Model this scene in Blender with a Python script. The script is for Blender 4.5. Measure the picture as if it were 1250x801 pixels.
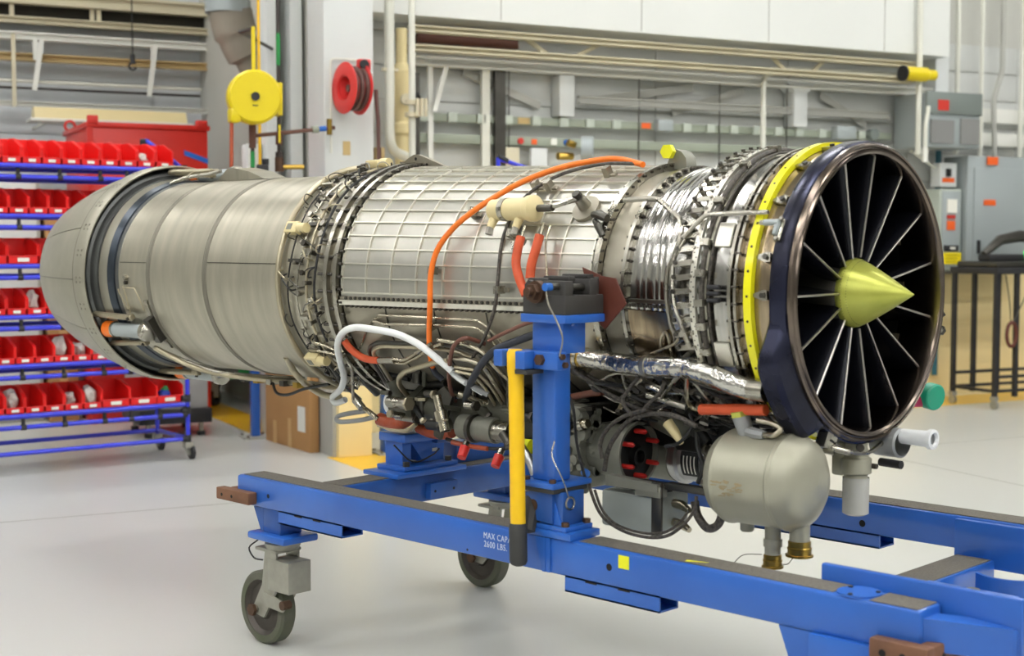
import bpy, bmesh, math, random
from math import sin, cos, pi, radians, sqrt, atan2, hypot
from mathutils import Vector, Matrix

for o in list(bpy.data.objects):
    bpy.data.objects.remove(o, do_unlink=True)
SC = bpy.context.scene
COL = SC.collection
rng = random.Random(7)

# ---------------------------------------------------------------- camera
EYE = Vector((1.94, -3.40, 1.4075))
cam = bpy.data.cameras.new('camera')
cam.sensor_width = 36.0
cam.lens = 36.0 * 1700.0 / 1250.0
cam.clip_start = 0.05
cam.clip_end = 200
cam.dof.use_dof = True
cam.dof.focus_distance = 4.6
cam.dof.aperture_fstop = 3.2
cam_o = bpy.data.objects.new('camera', cam)
cam_o.location = EYE
cam_o.rotation_euler = (radians(90 - 3.551), 0, radians(44.304))
COL.objects.link(cam_o)
SC.camera = cam_o

# ---------------------------------------------------------------- world, exposure
wd = bpy.data.worlds.new('hall_world')
SC.world = wd
wd.use_nodes = True
wd.node_tree.nodes['Background'].inputs[0].default_value = (0.9, 0.95, 1.0, 1)
wd.node_tree.nodes['Background'].inputs[1].default_value = 0.35
SC.view_settings.view_transform = 'Standard'
SC.view_settings.look = 'None'
SC.view_settings.gamma = 1.0
SC.view_settings.exposure = 0.0
SC.view_settings.use_curve_mapping = False
LAMP = 54.0          # emission of the ceiling fixtures

# ---------------------------------------------------------------- materials
def lin(c):
    return tuple(((x / 255.0) / 12.92 if x / 255.0 <= 0.04045 else ((x / 255.0 + 0.055) / 1.055) ** 2.4) for x in c)

MATS = {}
def mat(name, rgb, metal=0.0, rough=0.5, var=0.0, vscale=6.0, bump=0.0, bscale=60.0, stretch=None,
        coat=0.0, trans=0.0, rvar=0.0, rgb2=None, emit=0.0, detail=4.0, wave=None):
    """procedural principled material: noise between two tones, noise roughness, fine relief"""
    m = bpy.data.materials.new(name)
    m.use_nodes = True
    nt = m.node_tree
    b = nt.nodes['Principled BSDF']
    c = lin(rgb) + (1.0,)
    b.inputs['Base Color'].default_value = c
    b.inputs['Metallic'].default_value = metal
    b.inputs['Roughness'].default_value = rough
    if coat:
        b.inputs['Coat Weight'].default_value = coat
        b.inputs['Coat Roughness'].default_value = 0.12
    if trans:
        b.inputs['Transmission Weight'].default_value = trans
    if emit:
        b.inputs['Emission Color'].default_value = c
        b.inputs['Emission Strength'].default_value = emit
    tc = None
    def coords(sc):
        nonlocal tc
        if tc is None:
            tc = nt.nodes.new('ShaderNodeTexCoord')
        mp = nt.nodes.new('ShaderNodeMapping')
        nt.links.new(tc.outputs['Object'], mp.inputs['Vector'])
        mp.inputs['Scale'].default_value = sc
        return mp.outputs['Vector']
    st = stretch or (1, 1, 1)
    if var or rvar:
        n = nt.nodes.new('ShaderNodeTexNoise')
        n.inputs['Scale'].default_value = vscale
        n.inputs['Detail'].default_value = detail
        nt.links.new(coords(st), n.inputs['Vector'])
        rm = nt.nodes.new('ShaderNodeMapRange')
        rm.inputs['From Min'].default_value = 0.3
        rm.inputs['From Max'].default_value = 0.7
        nt.links.new(n.outputs['Fac'], rm.inputs['Value'])
        if var:
            mx = nt.nodes.new('ShaderNodeMix')
            mx.data_type = 'RGBA'
            c2 = lin(rgb2) if rgb2 else tuple(x * (1 - var) for x in c[:3])
            mx.inputs[6].default_value = c
            mx.inputs[7].default_value = tuple(c2) + (1,)
            nt.links.new(rm.outputs['Result'], mx.inputs[0])
            nt.links.new(mx.outputs[2], b.inputs['Base Color'])
        if rvar:
            r2 = nt.nodes.new('ShaderNodeMapRange')
            r2.inputs['To Min'].default_value = max(0.02, rough - rvar)
            r2.inputs['To Max'].default_value = min(1, rough + rvar)
            nt.links.new(rm.outputs['Result'], r2.inputs['Value'])
            nt.links.new(r2.outputs['Result'], b.inputs['Roughness'])
    if bump:
        n2 = nt.nodes.new('ShaderNodeTexNoise')
        n2.inputs['Scale'].default_value = bscale
        n2.inputs['Detail'].default_value = 3
        nt.links.new(coords(st), n2.inputs['Vector'])
        bp = nt.nodes.new('ShaderNodeBump')
        bp.inputs['Strength'].default_value = bump
        bp.inputs['Distance'].default_value = 0.01
        nt.links.new(n2.outputs['Fac'], bp.inputs['Height'])
        nt.links.new(bp.outputs['Normal'], b.inputs['Normal'])
    MATS[name] = m
    return m

mat('titanium', (186, 181, 164), 0.85, 0.42, 0.22, 3.0, stretch=(6, 1, 1), rvar=0.08, bump=0.02, bscale=40)
mat('titanium_nozzle', (178, 174, 158), 0.75, 0.45, 0.18, 4.0, rvar=0.06)
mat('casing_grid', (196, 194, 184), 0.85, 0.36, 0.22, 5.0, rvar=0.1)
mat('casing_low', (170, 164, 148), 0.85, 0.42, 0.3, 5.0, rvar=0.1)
mat('rib_metal', (222, 219, 206), 0.85, 0.34)
mat('polished', (196, 194, 188), 1.0, 0.2, 0.3, 4.0, stretch=(12, 1, 1), rvar=0.08, bump=0.035, bscale=4)
mat('bronze_case', (176, 160, 134), 1.0, 0.22, 0.45, 6.0, stretch=(6, 1, 1), rgb2=(128, 112, 92), rvar=0.06)
mat('lip_metal', (134, 121, 108), 1.0, 0.2, 0.4, 7.0, rgb2=(92, 84, 80), rvar=0.05)
mat('dark_ring', (52, 55, 78), 0.75, 0.26, 0.35, 5.0, rgb2=(30, 30, 40), rvar=0.06)
mat('vane_dark', (24, 25, 32), 0.6, 0.24, 0.3, 5.0)
mat('vane_edge', (170, 165, 158), 1.0, 0.3)
mat('rotor_dark', (22, 21, 22), 0.5, 0.4)
mat('liner_dark', (28, 27, 26), 0.4, 0.4)
mat('painted_reflection', (120, 112, 92), 0.5, 0.4)  # beige tone standing for light reflected on the dark inlet wall
mat('nose_cone', (192, 196, 92), 0.45, 0.34, 0.12, 8.0, rgb2=(172, 176, 74))
mat('band_yellow', (232, 226, 14), 0.0, 0.32, coat=0.3)
mat('seam_metal', (128, 124, 112), 0.7, 0.5)
mat('nozzle_seal', (112, 114, 112), 0.7, 0.38, 0.4, 5.0, rvar=0.08)
mat('nozzle_blue', (72, 80, 90), 0.8, 0.3, 0.3, 5.0)
mat('bolt_dark', (72, 68, 62), 0.8, 0.4)
mat('bolt_steel', (150, 146, 136), 1.0, 0.3)
mat('steel', (176, 172, 160), 1.0, 0.28, 0.2, 12.0, rvar=0.06)
mat('steel_dark', (92, 90, 84), 0.9, 0.36, 0.3, 10.0)
mat('pipe_steel', (182, 174, 154), 1.0, 0.27, 0.2, 9.0, rvar=0.06)
mat('pipe_tan', (186, 176, 150), 0.75, 0.36, 0.2, 9.0)
mat('foil', (205, 203, 196), 1.0, 0.2, 0.25, 10.0, bump=0.9, bscale=26)
mat('gearbox_grey', (138, 138, 126), 0.35, 0.5, 0.3, 8.0, bump=0.08, bscale=90)
mat('gearbox_olive', (92, 92, 80), 0.35, 0.48, 0.3, 8.0, bump=0.06)
mat('gearbox_black', (30, 30, 29), 0.3, 0.42)
mat('wire_black', (26, 26, 26), 0.0, 0.5)
mat('braid_dark', (40, 37, 34), 0.2, 0.5, 0.6, 120.0, rgb2=(96, 90, 82))
mat('hose_orange', (238, 118, 28), 0.0, 0.42)
mat('hose_red', (214, 88, 46), 0.0, 0.55, 0.2, 20.0, bump=0.2, bscale=70)
mat('hose_rust', (168, 74, 42), 0.0, 0.4, 0.25, 14.0, bump=0.3, bscale=50)
mat('hose_brown', (108, 66, 52), 0.0, 0.45)
mat('hose_navy', (38, 42, 52), 0.0, 0.45)
mat('hose_white', (226, 228, 226), 0.0, 0.42)
mat('cream_paint', (216, 200, 150), 0.0, 0.42)
mat('red_plastic', (205, 42, 36), 0.0, 0.4)
mat('flap_rust', (90, 42, 28), 0.0, 0.6)
mat('tank_grey', (166, 164, 146), 0.35, 0.36, 0.16, 5.0, rvar=0.06)
mat('tank_rust', (158, 142, 108), 0.2, 0.6)
mat('brass', (176, 146, 70), 1.0, 0.28, 0.2, 20.0)
mat('filter_glass', (206, 206, 198), 0.0, 0.25, trans=0.35)
mat('alu_box', (150, 156, 150), 0.2, 0.45, 0.1, 8.0)
mat('alu_silver', (186, 186, 184), 0.95, 0.3, 0.15, 8.0)
mat('neon_yellow', (226, 226, 20), 0.0, 0.5)
mat('neon_green', (14, 150, 118), 0.0, 0.35)
mat('pink_plastic', (190, 40, 90), 0.0, 0.4)
mat('white_plastic', (226, 228, 228), 0.0, 0.4)
mat('grey_plastic', (150, 152, 152), 0.3, 0.4)
mat('blue_cap', (30, 96, 178), 0.0, 0.4)

mat('stand_blue', (40, 99, 188), 0.0, 0.36, 0.16, 3.0, rgb2=(32, 85, 168), coat=0.35, rvar=0.06)
mat('stand_blue_worn', (34, 86, 164), 0.0, 0.4, 0.3, 9.0, rgb2=(29, 70, 136), coat=0.2)
mat('grip_tape', (112, 107, 97), 0.0, 0.9, 0.35, 160.0, bump=0.5, bscale=400)
mat('bumper_rust', (120, 82, 58), 0.0, 0.7, 0.35, 14.0)
mat('lever_yellow', (240, 192, 8), 0.0, 0.42, 0.06, 20.0)
mat('rubber_dark', (52, 52, 50), 0.0, 0.62, 0.2, 14.0)
mat('trunnion_black', (62, 60, 58), 0.2, 0.5, 0.2, 10.0)
mat('rusty_bolt', (96, 72, 56), 0.6, 0.5, 0.3, 30.0)
mat('caster_zinc', (166, 164, 152), 0.5, 0.45, 0.2, 20.0)
mat('tire', (92, 90, 80), 0.0, 0.6, 0.2, 12.0, rgb2=(80, 86, 64))
mat('wheel_hub', (88, 82, 76), 0.5, 0.5, 0.3, 12.0)
mat('hole_black', (8, 8, 8), 0.0, 0.8)
mat('stencil_white', (196, 206, 222), 0.0, 0.6)

mat('bin_red', (226, 26, 24), 0.0, 0.38)
mat('tube_blue', (46, 56, 206), 0.0, 0.3, coat=0.3)
mat('joint_black', (36, 36, 38), 0.2, 0.5)
mat('card_white', (228, 226, 214), 0.0, 0.6)
mat('bag_clear', (206, 200, 194), 0.0, 0.22, 0.35, 18.0, bump=0.6, bscale=30)
mat('blue_parts', (30, 60, 170), 0.0, 0.4)
mat('green_parts', (24, 130, 60), 0.0, 0.4)
mat('crate_red', (206, 40, 28), 0.0, 0.42, 0.08, 3.0)
mat('tape_blue', (30, 100, 190), 0.0, 0.5)
mat('cardboard', (176, 132, 82), 0.0, 0.75, 0.14, 3.0)
mat('packing_tape', (192, 154, 100), 0.0, 0.35)
mat('label_blank', (214, 214, 206), 0.0, 0.6)

mat('wall_panel', (206, 208, 204), 0.0, 0.5, 0.08, 1.5)
mat('wall_panel_left', (206, 211, 214), 0.1, 0.45, 0.1, 1.5)
mat('wall_plain', (196, 196, 188), 0.0, 0.6, 0.06, 1.0)
mat('soffit_white', (218, 220, 215), 0.0, 0.5, 0.03, 0.8)
mat('ceiling_white', (128, 128, 124), 0.0, 0.7)
mat('wall_deep', (150, 150, 146), 0.0, 0.6, 0.06, 1.0)
mat('column_white', (212, 215, 213), 0.0, 0.45, 0.05, 2.0)
mat('column_grey', (172, 172, 164), 0.0, 0.5, 0.12, 2.0)
mat('cream_wall', (232, 214, 160), 0.0, 0.5, 0.05, 2.0)
mat('beam_beige', (206, 198, 170), 0.0, 0.5, 0.1, 3.0)
mat('beam_white', (222, 222, 214), 0.0, 0.5)
mat('beam_tan', (192, 166, 112), 0.0, 0.5, 0.15, 3.0)
mat('gap_dark', (44, 40, 30), 0.0, 0.8, 0.4, 4.0)
mat('pipe_white', (214, 214, 202), 0.0, 0.4)
mat('pipe_black', (48, 40, 36), 0.1, 0.5)
mat('pipe_brown', (96, 62, 48), 0.1, 0.5)
mat('wireway', (148, 156, 140), 0.0, 0.45)
mat('wireway_box', (176, 184, 172), 0.0, 0.45)
mat('cabinet_grey', (158, 166, 166), 0.1, 0.42)
mat('cabinet_dark', (120, 128, 124), 0.1, 0.45)
mat('mesh_grey', (136, 136, 134), 0.2, 0.5)
mat('tag_orange', (232, 98, 34), 0.0, 0.5)
mat('tag_red', (196, 52, 40), 0.0, 0.5)
mat('sign_yellow', (238, 214, 20), 0.0, 0.5)
mat('teal_pipe', (40, 96, 112), 0.0, 0.4)
mat('reel_yellow', (216, 194, 8), 0.0, 0.4)
mat('reel_red', (206, 52, 50), 0.0, 0.4)
mat('hose_dark', (92, 62, 56), 0.0, 0.5)
mat('fabric_grey', (150, 142, 128), 0.0, 0.8, 0.2, 4.0)
mat('cart_black', (40, 40, 42), 0.2, 0.5)
mat('cart_grey', (168, 168, 164), 0.1, 0.5)
mat('floor_yellow', (240, 190, 12), 0.0, 0.3, 0.05, 4.0, coat=0.3)
mat('lamp_housing', (210, 210, 206), 0.0, 0.5)
mat('lamp_glow', (254, 253, 251), 0.0, 0.5, emit=LAMP)
mat('led_green', (60, 230, 110), 0.0, 0.4, emit=1.5)

# floor: pale epoxy with soft mottling and a glossy coat
def floor_material():
    m = mat('floor_epoxy', (196, 197, 191), 0.0, 0.28, 0.05, 0.35, rgb2=(186, 188, 184), detail=1.0)
    b = m.node_tree.nodes['Principled BSDF']
    b.inputs['Specular IOR Level'].default_value = 0.5
    return m
floor_material()

# ---------------------------------------------------------------- mesh builder
class MB:
    def __init__(s):
        s.v = []; s.f = []
    def add(s, v, f):
        n = len(s.v)
        s.v += [tuple(p) for p in v]
        s.f += [tuple(i + n for i in q) for q in f]
        return s
    def box(s, x0, x1, y0, y1, z0, z1, bev=0.0):
        if bev <= 0:
            v = [(x0,y0,z0),(x1,y0,z0),(x1,y1,z0),(x0,y1,z0),(x0,y0,z1),(x1,y0,z1),(x1,y1,z1),(x0,y1,z1)]
            return s.add(v, [(0,3,2,1),(4,5,6,7),(0,1,5,4),(1,2,6,5),(2,3,7,6),(3,0,4,7)])
        bm = bmesh.new()
        bmesh.ops.create_cube(bm, size=1.0)
        for q in bm.verts:
            q.co = Vector(((x0+x1)/2+q.co.x*(x1-x0), (y0+y1)/2+q.co.y*(y1-y0), (z0+z1)/2+q.co.z*(z1-z0)))
        bmesh.ops.bevel(bm, geom=bm.edges[:], offset=bev, segments=2, profile=0.5, affect='EDGES')
        bm.verts.index_update()
        v = [q.co[:] for q in bm.verts]; f = [tuple(l.index for l in q.verts) for q in bm.faces]
        bm.free()
        return s.add(v, f)
    def obox(s, c, ax, ay, az, bev=0.0):
        """box from centre and three half-axis vectors"""
        t = MB().box(-1, 1, -1, 1, -1, 1) if bev <= 0 else MB().box(-ax.length, ax.length, -ay.length, ay.length, -az.length, az.length, bev)
        c = Vector(c)
        if bev <= 0:
            v = [c + ax*p[0] + ay*p[1] + az*p[2] for p in t.v]
        else:
            a, b, d = ax.normalized(), ay.normalized(), az.normalized()
            v = [c + a*p[0] + b*p[1] + d*p[2] for p in t.v]
        return s.add(v, t.f)
    def prism(s, poly, ex):
        """closed polygon (list of points) pushed along vector ex"""
        n = len(poly); ex = Vector(ex)
        v = [Vector(p) for p in poly] + [Vector(p) + ex for p in poly]
        f = [tuple(range(n)), tuple(range(2*n-1, n-1, -1))] + [(i, (i+1) % n, n+(i+1) % n, n+i) for i in range(n)]
        return s.add(v, f)
    def frame(s, d):
        d = Vector(d).normalized()
        u = d.orthogonal().normalized() if abs(d.z) > 0.98 else d.cross(Vector((0, 0, 1))).normalized()
        return d, u, d.cross(u).normalized()
    def cyl(s, p0, p1, r0, r1=None, n=12, caps=True):
        r1 = r0 if r1 is None else r1
        p0, p1 = Vector(p0), Vector(p1)
        d, u, w = s.frame(p1 - p0)
        v = []
        for p, r in ((p0, r0), (p1, r1)):
            v += [p + u*(r*cos(2*pi*i/n)) + w*(r*sin(2*pi*i/n)) for i in range(n)]
        f = [(i, (i+1) % n, n+(i+1) % n, n+i) for i in range(n)]
        if caps: f += [tuple(range(n-1, -1, -1)), tuple(range(n, 2*n))]
        return s.add(v, f)
    def rev(s, prof, o, ax, n=24, closed=False, a0=0.0, a1=360.0):
        """revolve (t, r) profile about axis ax through o"""
        o = Vector(o); d, u, w = s.frame(ax)
        full = abs(a1 - a0) >= 359.9
        m = n if full else n + 1
        v = []; k = len(prof)
        for j in range(m):
            a = radians(a0 + (a1 - a0) * j / n)
            dr = u*cos(a) + w*sin(a)
            v += [o + d*t + dr*r for t, r in prof]
        f = []
        for j in range(n):
            j2 = (j+1) % m
            for i in range(k if closed else k-1):
                i2 = (i+1) % k
                f.append((j*k+i, j2*k+i, j2*k+i2, j*k+i2))
        if closed and not full:
            f += [tuple(range(k)), tuple((m-1)*k + i for i in range(k-1, -1, -1))]
        return s.add(v, f)
    def tube(s, path, r, n=8, caps=True):
        P = [Vector(p) for p in path]
        P = [p for i, p in enumerate(P) if i == 0 or (p - P[i-1]).length > 1e-5]
        if len(P) < 2: return s
        T = []
        for i in range(len(P)):
            a = P[max(i-1, 0)]; b = P[min(i+1, len(P)-1)]
            T.append((b - a).normalized())
        d, u, w = s.frame(T[0])
        v = []
        for i, p in enumerate(P):
            if i:
                q = T[i-1].rotation_difference(T[i])
                u = q @ u
                u = (u - T[i]*u.dot(T[i])).normalized()
            w = T[i].cross(u)
            ri = r[i] if isinstance(r, (list, tuple)) else r
            v += [p + u*(ri*cos(2*pi*j/n)) + w*(ri*sin(2*pi*j/n)) for j in range(n)]
        m = len(P)
        f = [(i*n+j, i*n+(j+1) % n, (i+1)*n+(j+1) % n, (i+1)*n+j) for i in range(m-1) for j in range(n)]
        if caps: f += [tuple(range(n-1, -1, -1)), tuple((m-1)*n+j for j in range(n))]
        return s.add(v, f)
    def sphere(s, c, r, n=12):
        k = n // 2
        return s.rev([(-r*cos(pi*i/k), max(1e-5, r*sin(pi*i/k))) for i in range(k+1)], c, (0, 0, 1), n)
    def hex(s, p, d, r, h):
        p = Vector(p); d = Vector(d).normalized()
        return s.cyl(p, p + d*h, r, r, 6)

def spline(P, k=5):
    P = [Vector(p) for p in P]
    if len(P) < 3: return P
    Q = [P[0]*2 - P[1]] + P + [P[-1]*2 - P[-2]]
    out = []
    for i in range(1, len(Q)-2):
        a, b, c, d = Q[i-1], Q[i], Q[i+1], Q[i+2]
        for j in range(k):
            t = j / k
            out.append(0.5*((2*b) + (c-a)*t + (2*a-5*b+4*c-d)*t*t + (3*b-a-3*c+d)*t**3))
    out.append(P[-1])
    return out

def fillet(P, r, k=4):
    P = [Vector(p) for p in P]
    out = [P[0]]
    for i in range(1, len(P)-1):
        a = P[i-1]-P[i]; b = P[i+1]-P[i]
        m = min(r, a.length*0.45, b.length*0.45)
        s0 = P[i] + a.normalized()*m; s1 = P[i] + b.normalized()*m
        for j in range(k+1):
            t = j / k
            out.append(s0*(1-t)**2 + P[i]*2*t*(1-t) + s1*t*t)
    out.append(P[-1])
    return out

# ---------------------------------------------------------------- objects
ROOT = {}
def put(name, mb, material, parent=None, label=None, cat=None, group=None, kind=None, ang=35.0, loc=None):
    me = bpy.data.meshes.new(name)
    if parent is not None:
        off = ROOT[parent.name]
    else:
        if loc is None:
            xs = [p[0] for p in mb.v]; ys = [p[1] for p in mb.v]; zs = [p[2] for p in mb.v]
            loc = ((min(xs)+max(xs))/2, (min(ys)+max(ys))/2, min(zs))
        off = Vector(loc)
    me.from_pydata([(p[0]-off[0], p[1]-off[1], p[2]-off[2]) for p in mb.v], [], mb.f)
    bm = bmesh.new(); bm.from_mesh(me)
    bmesh.ops.recalc_face_normals(bm, faces=bm.faces[:])
    bm.to_mesh(me); bm.free()
    if ang > 0:
        me.shade_smooth()
        me.set_sharp_from_angle(angle=radians(ang))
    me.materials.append(MATS[material])
    o = bpy.data.objects.new(name, me)
    COL.objects.link(o)
    if parent is not None:
        o.parent = parent
    else:
        o.location = off
    ROOT[o.name] = Vector(off)
    props(o, label, cat, group, kind)
    return o

def props(o, label=None, cat=None, group=None, kind=None):
    if label: o['label'] = label
    if cat: o['category'] = cat
    if group: o['group'] = group
    if kind: o['kind'] = kind
    return o

def thing(name, label, cat, loc, group=None, kind=None):
    o = bpy.data.objects.new(name, None)
    o.empty_display_size = 0.1
    o.location = loc
    COL.objects.link(o)
    ROOT[o.name] = Vector(loc)
    return props(o, label, cat, group, kind)

def again(src, parent, name=None, shift=(0, 0, 0), rot=None):
    """copy of a part (sharing its mesh) under parent; shift is relative to the source's place"""
    o = src.copy()
    if name: o.name = name
    COL.objects.link(o)
    o.parent = parent
    o.location = Vector(src.location) + Vector(shift)
    if rot is not None: o.rotation_euler = rot
    if parent is not None: ROOT[o.name] = ROOT[parent.name]
    return o

# hall frame: s along the far wall, d towards it, z up
E1 = Vector((0.33040462, 0.94383939, 0)); N1 = Vector((-0.94383939, 0.33040462, 0))
C0 = Vector((1.94, -3.40, 0))
def H(s, d, z): return C0 + E1*s + N1*d + Vector((0, 0, z))
def hbox(mb, s0, s1, d0, d1, z0, z1, bev=0.0):
    c = H((s0+s1)/2, (d0+d1)/2, (z0+z1)/2)
    return mb.obox(c, E1*((s1-s0)/2), N1*((d1-d0)/2), Vector((0, 0, (z1-z0)/2)), bev)
def HB(s0, s1, d0, d1, z0, z1, bev=0.0): return hbox(MB(), s0, s1, d0, d1, z0, z1, bev)

# ================================================================ THE HALL
def setting(name, mb, m, **k): return put(name, mb, m, kind='structure', **k)

fl = setting('floor', HB(-13, 17, -10, 16, -0.2, 0.0), 'floor_epoxy')
setting('ceiling', HB(-13, 17, -10, 16, 7.6, 7.8), 'ceiling_white')
wall_r = setting('wall_back', HB(3.42, 17, 9.66, 9.9, 0, 7.6), 'wall_plain')
wall_l = setting('wall_far', HB(-13, 3.42, 13.6, 13.8, 0, 7.6), 'wall_plain')
setting('wall_return', HB(3.36, 3.42, 9.3, 13.6, 0, 7.6), 'wall_plain')
setting('wall_right', HB(16.8, 17, -10, 9.66, 0, 7.6), 'wall_deep')
setting('wall_left', HB(-13, -12.8, -10, 13.6, 0, 7.6), 'wall_deep')
setting('wall_behind', HB(-13, 17, -10.2, -10, 0, 7.6), 'wall_deep')

def panels(parent, name, s0, s1, ds, z0, z1, dz, d, m):
    """siding boards, one object each, sharing one mesh; narrow joints stay open"""
    src = None
    z = z0
    while z < z1 - 0.01:
        s = s0
        while s < s1 - 0.01:
            if src is None:
                src = put(name, HB(s+0.004, s+ds-0.004, d-0.02, d, z+0.004, z+dz-0.004, 0.004), m, parent)
                base = (s, z)
            else:
                v = E1*(s-base[0]); again(src, parent, name, (v.x, v.y, z-base[1]))
            s += ds
        z += dz
panels(wall_r, 'wall_panel', 3.44, 11.4, 1.32, 1.20, 3.2, 0.25, 9.66, 'wall_panel')
panels(wall_l, 'wall_panel', -1.6, 3.3, 1.5, 1.40, 4.4, 0.5, 13.6, 'wall_panel_left')

# cream painted dado on the right, white soffit along the top of the back wall
setting('wall_dado', HB(3.44, 12.5, 9.60, 9.66, 0, 1.11), 'cream_wall')
sof = setting('wall_soffit', HB(3.36, 8.83, 9.25, 9.62, 3.01, 7.6), 'soffit_white')
for i in range(4):
    put('soffit_seam', HB(4.5+i*1.2, 4.506+i*1.2, 9.246, 9.25, 3.02, 5), 'column_grey', sof)
setting('trim_1', HB(8.84, 8.99, 9.42, 9.62, 2.70, 7.6), 'column_white')

# yellow walkway paint, 2 mm of paint on the floor
def paint(name, pts, label=None):
    return setting(name, MB().prism([H(a, b, 0.0) for a, b in pts], (0, 0, 0.002)), 'floor_yellow')
paint('trim_2', [(2.76, 13.4), (2.80, 9.85), (3.1, 9.85), (3.1, 13.4)])
paint('trim_3', [(2.93, 8.62), (2.97, 7.80), (5.6, 7.55), (5.6, 8.62)])
paint('trim_4', [(7.6, 9.56), (7.6, 9.02), (11.5, 9.02), (11.5, 9.56)])
for i, (a, b) in enumerate([((5.9, -2), (6.3, 9)), ((-3, 7.35), (9, 7.30))]):
    A, B = H(*a, 0), H(*b, 0); t = (B-A).normalized().cross(Vector((0, 0, 1)))*0.006
    setting('trim_%d' % (5+i), MB().prism([A-t, B-t, B+t, A+t], (0, 0, 0.0012)), 'column_grey')

# ceiling lights: suspended troughs in a regular grid over the whole hall
lamp_src = None
for ds_ in (-9.6, -6.0, -2.4, 1.2, 4.8, 8.4, 12.0):
    for dd in (-8.0, -5.0, -2.0, 1.0, 4.0, 7.0, 10.5):
        if dd > 9 and ds_ > 2: continue
        loc = H(ds_, dd, 6.3)
        if lamp_src is None:
            t = thing('ceiling_light', 'white suspended strip light under the hall ceiling', 'ceiling light', loc, 'strip lights under the hall ceiling')
            a = put('housing', HB(ds_-0.75, ds_+0.75, dd-0.18, dd+0.18, 6.31, 6.42, 0.01), 'lamp_housing', t)
            b = put('lens', HB(ds_-0.7, ds_+0.7, dd-0.14, dd+0.14, 6.285, 6.309), 'lamp_glow', t)
            c = put('hanger', MB().cyl(H(ds_-0.6, dd, 6.42), H(ds_-0.6, dd, 7.6), 0.01, n=6), 'lamp_housing', t)
            d = again(c, t, 'hanger', E1*1.2)
            lamp_src = (t, [a, b, c, d])
        else:
            t = lamp_src[0].copy(); t.location = loc; COL.objects.link(t); ROOT[t.name] = loc
            for p in lamp_src[1]: again(p, t, p.name.split('.')[0])

# ---------------------------------------------------------------- column, base, posts, carton
t = thing('column', 'white square building column on a cream block with a red hose reel', 'column', H(3.11, 8.85, 0))
put('shaft', HB(2.945, 3.285, 8.66, 9.0, 0.98, 7.6, 0.008), 'column_white', t)
put('base_block', HB(2.99, 3.225, 8.56, 9.05, 0.0, 0.98, 0.01), 'cream_wall', t)
put('edge_guard', HB(2.965, 2.99, 8.60, 9.05, 0.0, 1.0), 'column_grey', t)
put('wall_plate', HB(3.07, 3.12, 8.655, 8.66, 1.97, 2.06), 'beam_tan', t, label='small tan cover plate')
t = thing('steel_column', 'grey flanged steel column behind the white column', 'column', H(3.09, 9.9, 0))
put('web', HB(2.90, 3.30, 9.98, 10.0, 0, 7.6), 'column_grey', t)
for i, (a, b, m) in enumerate([(2.885, 2.965, 'column_white'), (3.06, 3.15, 'column_white'), (3.18, 3.24, 'column_grey')]):
    put('flange', HB(a, b, 9.74, 9.98, 0, 7.6, 0.004), m, t)

def post(name, label, s, d, h, w=0.045):
    t = thing(name, label, 'post', H(s, d, 0))
    put('tube', HB(s-w, s+w, d-w, d+w, 0.012, h, 0.006), 'stand_blue', t)
    bp = put('base_plate', HB(s-0.10, s+0.10, d-0.10, d+0.10, 0, 0.012), 'column_grey', t)
    for a in (-0.075, 0.075):
        for b in (-0.075, 0.075):
            put('anchor_bolt', MB().hex(H(s+a, d+b, 0.012), (0, 0, 1), 0.012, 0.014), 'bolt_steel', t)
post('guard_post', 'blue square guard post bolted down left of the cardboard carton', 2.773, 9.74, 0.9, 0.030)
post('guard_post', 'short blue guard post on yellow paint right of the cream block', 3.36, 8.62, 0.75)

t = thing('cardboard_carton', 'flat brown cardboard carton leaning on the cream column block', 'carton', H(2.86, 9.2, 0))
A, B = H(2.80, 9.58, 0), H(2.885, 8.84, 0)
dv = (B-A).normalized(); nv = Vector((-dv.y, dv.x, 0))
if nv.dot(E1) < 0: nv = -nv
put('body', MB().obox((A+B)/2 + nv*0.037 + Vector((0, 0, 0.40)), dv*((B-A).length/2), nv*0.033, Vector((0, 0, 0.40)), 0.004), 'cardboard', t)
def on_carton(name, u0, u1, z0, z1, m, label=None):
    c = A + dv*((u0+u1)/2) - nv*(-0.0035) + Vector((0, 0, (z0+z1)/2))
    put(name, MB().obox(c, dv*((u1-u0)/2), nv*0.0015, Vector((0, 0, (z1-z0)/2))), m, t, label)
L = (B-A).length
on_carton('tape_strip', L*0.72, L*0.80+0.16, 0.42, 0.52, 'packing_tape')
on_carton('tape_strip', L*0.18, L*0.26, 0.0, 0.16, 'packing_tape')
on_carton('tape_strip', L*0.52, L*0.60, 0.0, 0.20, 'packing_tape')
on_carton('shipping_label', L*0.74, L*0.90, 0.13, 0.30, 'label_blank', 'white shipping label')
on_carton('shipping_label', L*0.38, L*0.44, 0.70, 0.78, 'label_blank')

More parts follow.
